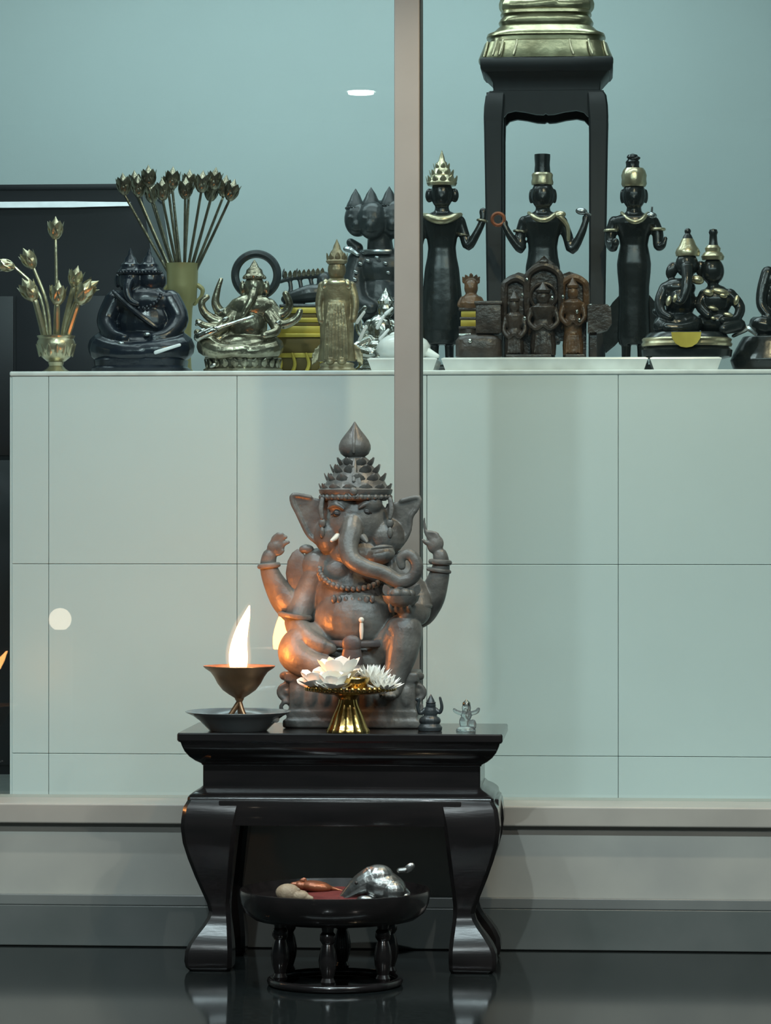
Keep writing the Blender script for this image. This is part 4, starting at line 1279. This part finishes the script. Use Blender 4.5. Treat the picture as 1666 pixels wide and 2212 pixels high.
sk3 = [(32, 745), (36, 730), (35, 700), (33, 660), (33, 620), (36, 590), (37, 570), (34, 550), (30, 530), (33, 512), (40, 496), (48, 484), (44, 470), (26, 462), (12, 456)]
d = deity('black standing figure with a gold banded cap right of the tall stand', 1370, 1.36, 48, 448,
          [[(1330, 480, 4, 16), (1320, 505, 0, 13), (1320, 528, -10, 12), (1326, 538, -34, 9), (1330, 530, -48, 7)],
           [(1410, 480, 4, 15), (1421, 505, 0, 13), (1422, 532, -6, 11), (1432, 532, -16, 7), (1437, 520, -18, 4)]], crown3, sk3)
d.part('side_drape', 'black', lambda bm: (LEAF(bm, (1352, 640, 4), (-0.35, -1, 0), (0, 0, -1), 130, 56, 8, 0.0), LEAF(bm, (1392, 640, 4), (0.3, -1, 0), (0, 0, -1), 130, 50, 8, 0.0)))

# ---- tall black stand carrying the gilt base and seated figure
st = Thing('tall_stand', 'tall black wooden stand with four legs carrying the gilt base', 'stand', 1181, 1.57, AZ)
b = st.bp
SD = 190


def srect(bm, prof, c=3):
    ringloft(bm, [rect_ring(x0, x1, -SD / 2 + i, SD / 2 - i, py, c) for x0, x1, i, py in prof])


st.part('top', 'stand_wood', lambda bm: srect(bm, [(1043, 1322, 0, 136), (1041, 1324, -2, 140), (1042, 1323, -1, 158), (1048, 1318, 3, 166)]))
st.part('neck', 'stand_wood', lambda bm: srect(bm, [(1050, 1316, 6, 166), (1062, 1306, 14, 178), (1068, 1298, 18, 188), (1069, 1297, 18, 204), (1062, 1304, 14, 209)]), angle=35)


def sapron(q0, q1):
    def f(bm):
        PR(bm, [(1062, 207), (1304, 207), (1306, 262), (1270, 262), (1262, 253), (1246, 249), (1222, 252), (1200, 257), (1186, 258), (1181, 255), (1176, 258), (1160, 257), (1138, 252), (1116, 249), (1100, 253), (1092, 262), (1056, 262)], q0, q1)
    return f


st.part('apron', 'stand_wood', sapron(-SD / 2 + 8, -SD / 2 + 26), angle=30)
st.part('apron', 'stand_wood', sapron(SD / 2 - 26, SD / 2 - 8), angle=30)
for sx in (0, 1):
    x = 1062 if sx == 0 else 1296
    st.part('apron', 'stand_wood', lambda bm: B(bm, x - 8, x + 8, 207, 262, -SD / 2 + 26, SD / 2 - 26, 1))
    for sq in (0, 1):
        def sl(bm, sx=sx, sq=sq):
            rings = []
            for o_, i_, py in ((10, 46, 207), (3, 44, 218), (0, 43, 240), (-1, 41, 262), (0, 40, 300), (2, 40, 420), (4, 40, 560), (6, 41, 700), (6, 41, b - 8), (8, 39, b)):
                x0, x1 = (1050 + o_, 1050 + i_) if sx == 0 else (1313 - i_, 1313 - o_)
                q0, q1 = (-SD / 2 + o_, -SD / 2 + i_) if sq == 0 else (SD / 2 - i_, SD / 2 - o_)
                rings.append(rect_ring(x0, x1, q0, q1, py, 4))
            ringloft(bm, rings)
        st.part('leg', 'stand_wood', sl, angle=30)
zt = AZ + (b - 136) * st.s
t = Thing('gilt_seated_figure', 'gilt seated figure on a tiered base atop the tall black stand', 'statue', 1180, 1.57, zt)
b = t.bp
t.part('base', 'gilt_base', lambda bm: L(bm, 1180, 0, [(120, b), (145, b - 1), (145, b - 5), (138, b - 22), (132, b - 38), (122, b - 41), (120, b - 50), (128, b - 52), (126, b - 58), (112, b - 64), (104, b - 72), (98, b - 76), (102, b - 84), (98, b - 92), (92, b - 98), (98, b - 102), (96, b - 108)], 64, sq=3.4, ky=0.66), angle=50)
for k, x in enumerate((1052, 1072, 1086, 1116, 1236, 1276, 1308)):
    t.part('ribbon', 'pale_gold', lambda bm: T(bm, [(x + (4 if x < 1180 else -4), b - 37, -86 if 1062 < x < 1300 else -60, 2.4), (x, b - 18, -93 if 1062 < x < 1300 else -66, 2.6), (x + (-3 if x < 1180 else 4), b - 5, -96 if 1062 < x < 1300 else -70, 2.6)], 8))


def buddha(bm):
    E(bm, (1180, b - 124, 0), (88, 24, 50), seg=24)
    T(bm, [(1210, b - 130, 10, 30), (1262, b - 122, -10, 24), (1220, b - 116, -40, 18), (1160, b - 118, -46, 14)], 12)
    T(bm, [(1150, b - 130, 10, 30), (1100, b - 122, -10, 24), (1140, b - 116, -40, 18), (1200, b - 122, -48, 13)], 12)
    E(bm, (1180, b - 180, 4), (46, 60, 34), seg=20)
    E(bm, (1180, b - 222, 4), (58, 28, 32), seg=20)
    T(bm, [(1126, b - 222, 4, 18), (1116, b - 176, -4, 15), (1130, b - 144, -24, 12), (1170, b - 138, -44, 10)], 12)
    T(bm, [(1234, b - 222, 4, 18), (1246, b - 176, -4, 15), (1234, b - 144, -24, 12), (1196, b - 138, -44, 10)], 12)
    T(bm, [(1180, b - 244, 0, 14), (1180, b - 262, 0, 14)], 12)
    E(bm, (1180, b - 288, -2), (26, 34, 27), seg=18)
    E(bm, (1180, b - 324, 0), (14, 14, 14))
    for sx in (-1, 1):
        E(bm, (1180 + sx * 27, b - 284, 2), (5, 18, 7))
    T(bm, [(1150, b - 236, -24, 6), (1164, b - 190, -34, 6), (1190, b - 160, -38, 6)], 8)


t.part('body', 'gilt_base', buddha, vox=2.2, smooth=2)
t.part('flame_finial', 'gilt_base', lambda bm: L(bm, 1180, 0, [(10, b - 334), (6, b - 342), (7, b - 350), (0.5, b - 372)], 16))
t.part('robe_edge', 'pale_gold', lambda bm: T(bm, [(1140, b - 106, -46, 4), (1180, b - 103, -54, 4), (1230, b - 110, -46, 4), (1262, b - 124, -30, 3)], 8))

# ---- carved brown wood group on the long stand
t = Thing('carved_wood_group', 'brown carved wood shrine with three figures under arches', 'carving', 1175, 1.085, z2)
b = t.bp
plate = t.part('back_plate', 'brown', lambda bm: (PR(bm, [(1090, b - 4), (1088, 640), (1092, 612), (1104, 594), (1120, 587), (1138, 592), (1148, 574), (1162, 563), (1175, 555), (1190, 563), (1204, 574), (1214, 592), (1230, 586), (1248, 592), (1262, 610), (1268, 640), (1266, b - 4), (1216, b - 4), (1216, b - 40), (1198, b - 40), (1198, b - 4)], 12, 26)), angle=30)


def arch(cx, top_, hw, bot, q):
    return lambda bm: T(bm, [(cx - hw, bot, q, 7), (cx - hw, top_ + hw * 0.9, q, 8), (cx - hw * 0.7, top_ + hw * 0.3, q, 8), (cx, top_, q, 9), (cx + hw * 0.7, top_ + hw * 0.3, q, 8), (cx + hw, top_ + hw * 0.9, q, 8), (cx + hw, bot, q, 7)], 8, 5)


t.part('arch', 'brown', arch(1175, 574, 36, 680, 6), parent=plate)
t.part('arch', 'brown', arch(1114, 600, 24, 690, 8), parent=plate)
t.part('arch', 'amber', arch(1240, 600, 26, 690, 8), parent=plate)
t.part('apex', 'brown', lambda bm: (LEAF(bm, (1175, 572, 8), (0, 1, 0), (0, 0, -1), 20, 18, 5), E(bm, (1175, 566, 4), (10, 5, 6))), parent=plate)
t.part('base', 'brown', lambda bm: (B(bm, 1094, 1192, b - 9, b, -40, 30, 2), B(bm, 1222, 1264, b - 9, b, -40, 30, 2)))


def wood_fig(cx, headtop, hw, m_, nm):
    def f(bm):
        h = headtop
        L(bm, cx, -12, [(hw * 0.9, b - 8), (hw * 0.95, b - 30), (hw * 0.8, b - 60), (hw * 0.86, h + 92), (hw * 0.66, h + 76), (hw * 0.85, h + 58), (hw * 0.9, h + 48), (hw * 0.4, h + 40)], 22, ky=0.75)
        E(bm, (cx, h + 28, -16), (hw * 0.5, 17, hw * 0.5))
        T(bm, [(cx - hw * 0.85, h + 54, -12, 7), (cx - hw * 1.05, h + 80, -18, 6), (cx - hw * 0.5, h + 96, -30, 5), (cx - 3, h + 88, -34, 5)], 8)
        T(bm, [(cx + hw * 0.85, h + 54, -12, 7), (cx + hw * 1.05, h + 80, -18, 6), (cx + hw * 0.5, h + 96, -30, 5), (cx + 3, h + 88, -34, 5)], 8)
        for k in range(5):
            T(bm, [(cx - hw * 0.6 + k * hw * 0.3, b - 12, -30, 2.5), (cx - hw * 0.5 + k * hw * 0.25, b - 50, -28, 2.5)], 6, 2)
    fo = t.part(nm, m_, f, vox=1.6, smooth=1)
    t.part('crown', m_, lambda bm: L(bm, cx, -16, [(hw * 0.5, headtop + 18), (hw * 0.55, headtop + 12), (hw * 0.3, headtop + 5), (0.5, headtop - 6)], 16), parent=fo)


wood_fig(1112, 634, 22, 'brown', 'figure')
wood_fig(1174, 616, 30, 'brown', 'figure')
wood_fig(1238, 606, 24, 'amber', 'figure')
t.part('halo', 'brown', lambda bm: RG(bm, (1174, 640, 4), 28, 4, 'q', 36, 8), parent=plate)
for x, y in ((1194, 646), (1217, 644), (1247, 676), (1252, 694), (1135, 690), (1130, 640), (1139, 604)):
    t.part('inlay', 'silver', lambda bm: E(bm, (x, y, -36 if y > 610 else 0), (3.5, 4.5, 3)))
w1 = Thing('carved_wood_block', 'dark brown carved block at the left of the wood group', 'carving', 1050, 1.085, z2)
b = w1.bp
w1.part('upper_panel', 'brown', lambda bm: (B(bm, 1029, 1084, 656, b - 54, -30, 24, 5), B(bm, 1026, 1086, 652, 660, -33, 27, 2)))
w1.part('lower_panel', 'brown', lambda bm: (L(bm, 1035, 0, [(44, b), (50, b - 6), (50, b - 40), (44, b - 48), (28, b - 54)], 30, sq=4, ky=0.8)))
w1.part('inlay', 'silver', lambda bm: (B(bm, 992, 1018, b - 56, b - 44, -12, 10, 2), E(bm, (1018, b - 38, -40), 5)))
w2 = Thing('carved_wood_wing', 'grey-brown rounded wooden wing at the right of the wood group', 'carving', 1296, 1.085, z2)
b = w2.bp
w2.part('panel', 'brown', lambda bm: PR(bm, [(1270, 660), (1312, 659), (1320, 666), (1322, 700), (1312, 714), (1296, 719), (1270, 720)], -30, 20))
w2.part('foot', 'brown', lambda bm: B(bm, 1274, 1290, 716, b, -16, 10, 2))
w2.part('trim', 'silver', lambda bm: E(bm, (1276, 662, -12), (8, 5, 6)))
h = Thing('amber_head', 'small amber-brown carved figure beside the spired-crown figure', 'statue', 1020, 1.25, AZ)
b = h.bp
h.part('figure', 'amber', lambda bm: (E(bm, (1018, 622, 0), (15, 19, 14)), L(bm, 1018, 0, [(24, 668), (27, 656), (20, 642), (10, 634)], 20), [LEAF(bm, (1018 + 9 * math.sin(a), 614, 2), (math.sin(a) * 0.8, 1, 0), (0, 0, -1), 26 - 5 * abs(a), 17, 5) for a in (-1.0, -0.5, 0, 0.5, 1.0)], T(bm, [(1000, 646, 0, 7), (994, 660, -6, 6), (1010, 664, -18, 5)], 8), T(bm, [(1036, 646, 0, 7), (1042, 660, -6, 6), (1028, 664, -18, 5)], 8)), vox=1.5, smooth=1)
for y0, y1, hw, m_ in ((666, 672, 22, 'brown'), (672, 686, 17, 'yellow'), (686, 692, 20, 'brown'), (692, 706, 18, 'yellow'), (706, 712, 22, 'brown')):
    h.part('pedestal_tier', m_, lambda bm: B(bm, 1014 - hw, 1014 + hw, y0, y1, -hw, hw, 1.5))
h.part('pedestal_foot', 'brown', lambda bm: L(bm, 1014, 0, [(28, b), (28, b - 10), (22, 712)], 24))

# ---- black seated pair on the white stand
t = Thing('black_seated_pair', 'black seated elephant-headed and crowned pair on a gold banded base', 'statue', 1484, 1.08, z3)
b = t.bp


def pair_base(bm):
    L(bm, 1484, 0, [(82, b), (96, b - 4), (98, b - 18), (90, b - 24), (92, b - 44), (86, b - 52), (80, b - 56)], 48, sq=2.6, ky=0.8)


def pair(bm):
    # elephant-headed figure at the left
    E(bm, (1466, 700, 0), (54, 24, 40), seg=20)
    T(bm, [(1476, 690, 6, 24), (1500, 704, -24, 18), (1470, 712, -46, 13), (1440, 710, -48, 11)], 10)
    T(bm, [(1450, 690, 6, 24), (1428, 706, -22, 18), (1460, 714, -44, 12)], 10)
    E(bm, (1470, 650, 2), (34, 42, 30), seg=18)
    E(bm, (1466, 622, 2), (38, 22, 26))
    E(bm, (1484, 572, -6), (25, 28, 24), seg=18)
    T(bm, [(1484, 580, -24, 14), (1484, 606, -38, 12), (1480, 634, -44, 11), (1470, 656, -46, 9), (1456, 650, -48, 7)], 12)
    E(bm, (1452, 584, 4), (13, 20, 6), 18)
    E(bm, (1516, 582, 6), (14, 20, 6), -18)
    T(bm, [(1438, 622, 2, 14), (1426, 650, -6, 12), (1430, 676, -22, 10), (1448, 688, -36, 8)], 10)
    T(bm, [(1430, 676, 6, 10), (1416, 672, 2, 8), (1424, 680, -10, 6)], 8)
    # crowned companion at the right
    E(bm, (1548, 696, 8), (46, 28, 38), seg=20)
    E(bm, (1546, 650, 8), (36, 36, 28), seg=18)
    E(bm, (1540, 586, 4), (25, 30, 24), seg=18)
    T(bm, [(1540, 612, 4, 12), (1542, 628, 6, 14)], 10)
    T(bm, [(1576, 636, 6, 14), (1598, 664, 0, 12), (1588, 690, -16, 10), (1560, 694, -30, 8)], 10)
    T(bm, [(1522, 636, 4, 13), (1512, 662, -8, 11), (1530, 684, -26, 9)], 10)
    T(bm, [(1560, 700, 0, 22), (1596, 704, -12, 15), (1562, 714, -40, 12)], 10)


t.part('base', 'black', pair_base, angle=35)
t.part('base_band', 'pale_gold', lambda bm: L(bm, 1484, 0, [(88, b - 25), (96, b - 26), (98, b - 31), (95, b - 36), (97, b - 41), (94, b - 44), (86, b - 45)], 48, sq=2.6, ky=0.8))
t.part('emblem', 'yellow', lambda bm: PR(bm, [(1449, b - 53), (1513, b - 53), (1511, b - 40), (1504, b - 29), (1493, b - 22), (1481, b - 20), (1469, b - 22), (1458, b - 29), (1451, b - 40)], -88, -74), label='half-round gold emblem')
bo = t.part('bodies', 'black', pair, vox=1.8, smooth=2)
cr1 = t.part('crown', 'pale_gold', lambda bm: L(bm, 1486, -4, [(25, 554), (27, 546), (24, 538), (18, 530), (15, 522), (12, 516)], 26), parent=bo)
t.part('crown_knob', 'black', lambda bm: (L(bm, 1486, -4, [(13, 520), (9, 510), (5, 504)], 16), E(bm, (1486, 500, -4), 7)), parent=bo)
t.part('crown', 'pale_gold', lambda bm: (L(bm, 1540, 4, [(23, 562), (25, 554), (20, 546), (16, 544), (17, 536), (12, 530)], 26)), parent=bo)
t.part('crown_knob', 'black', lambda bm: L(bm, 1541, 4, [(12, 540), (9, 522), (8, 508), (10, 502), (8, 496), (1, 494)], 18), parent=bo)
for c, r in (((1506, 606, -20), (15, 10, 10)), ((1445, 652, -28), (6, 12, 6)), ((1458, 648, -52), (5, 9, 4)), ((1556, 632, -16), (20, 8, 10)), ((1530, 634, -18), (12, 8, 8)), ((1590, 650, -10), (6, 12, 6)), ((1540, 668, -22), (12, 5, 6)), ((1572, 682, -26), (11, 5, 6)), ((1540, 690, -34), (6, 4, 4)), ((1562, 640, -20), (9, 6, 5))):
    t.part('ornament', 'pale_gold', lambda bm: E(bm, c, r, 15))

# ---- dark figure cut by the right edge of the picture
t = Thing('black_edge_statue', 'glossy black seated statue cut off by the right edge of the picture', 'statue', 1676, 1.15, AZ)
b = t.bp


def edge(bm):
    L(bm, 1676, 0, [(70, b), (92, b - 8), (98, b - 26), (92, b - 40), (78, b - 66), (70, b - 78)], 40, ky=0.7)
    E(bm, (1676, b - 100, 0), (60, 26, 40))
    T(bm, [(1700, b - 106, 6, 22), (1650, b - 100, -20, 24), (1632, b - 108, -8, 14)], 10)
    E(bm, (1682, b - 160, 4), (28, 50, 24))
    E(bm, (1690, b - 200, 4), (40, 24, 24))
    T(bm, [(1660, b - 216, 2, 16), (1648, b - 176, -4, 14), (1646, b - 144, -10, 12), (1660, b - 122, -22, 10)], 10)
    T(bm, [(1724, b - 206, 2, 16), (1738, b - 170, -4, 14), (1728, b - 136, -16, 11)], 10)
    T(bm, [(1690, b - 220, 2, 13), (1690, b - 238, 2, 13)], 10)
    E(bm, (1690, b - 264, 0), (24, 30, 24))


t.part('body', 'black', edge, vox=2.0, smooth=2)
t.part('crown', 'pale_gold', lambda bm: L(bm, 1690, 0, [(23, b - 280), (25, b - 288), (16, b - 300), (8, b - 316), (0.5, b - 330)], 24))
t.part('cloth', 'pewter', lambda bm: (T(bm, [(1584, b - 78, -30, 4), (1604, b - 90, -40, 7), (1616, b - 94, -44, 7), (1632, b - 80, -46, 4)], 8)), label='pale folded cloth on the base')

# ------------------------------------------------------------------ settle every thing on its support
bpy.context.view_layer.update()
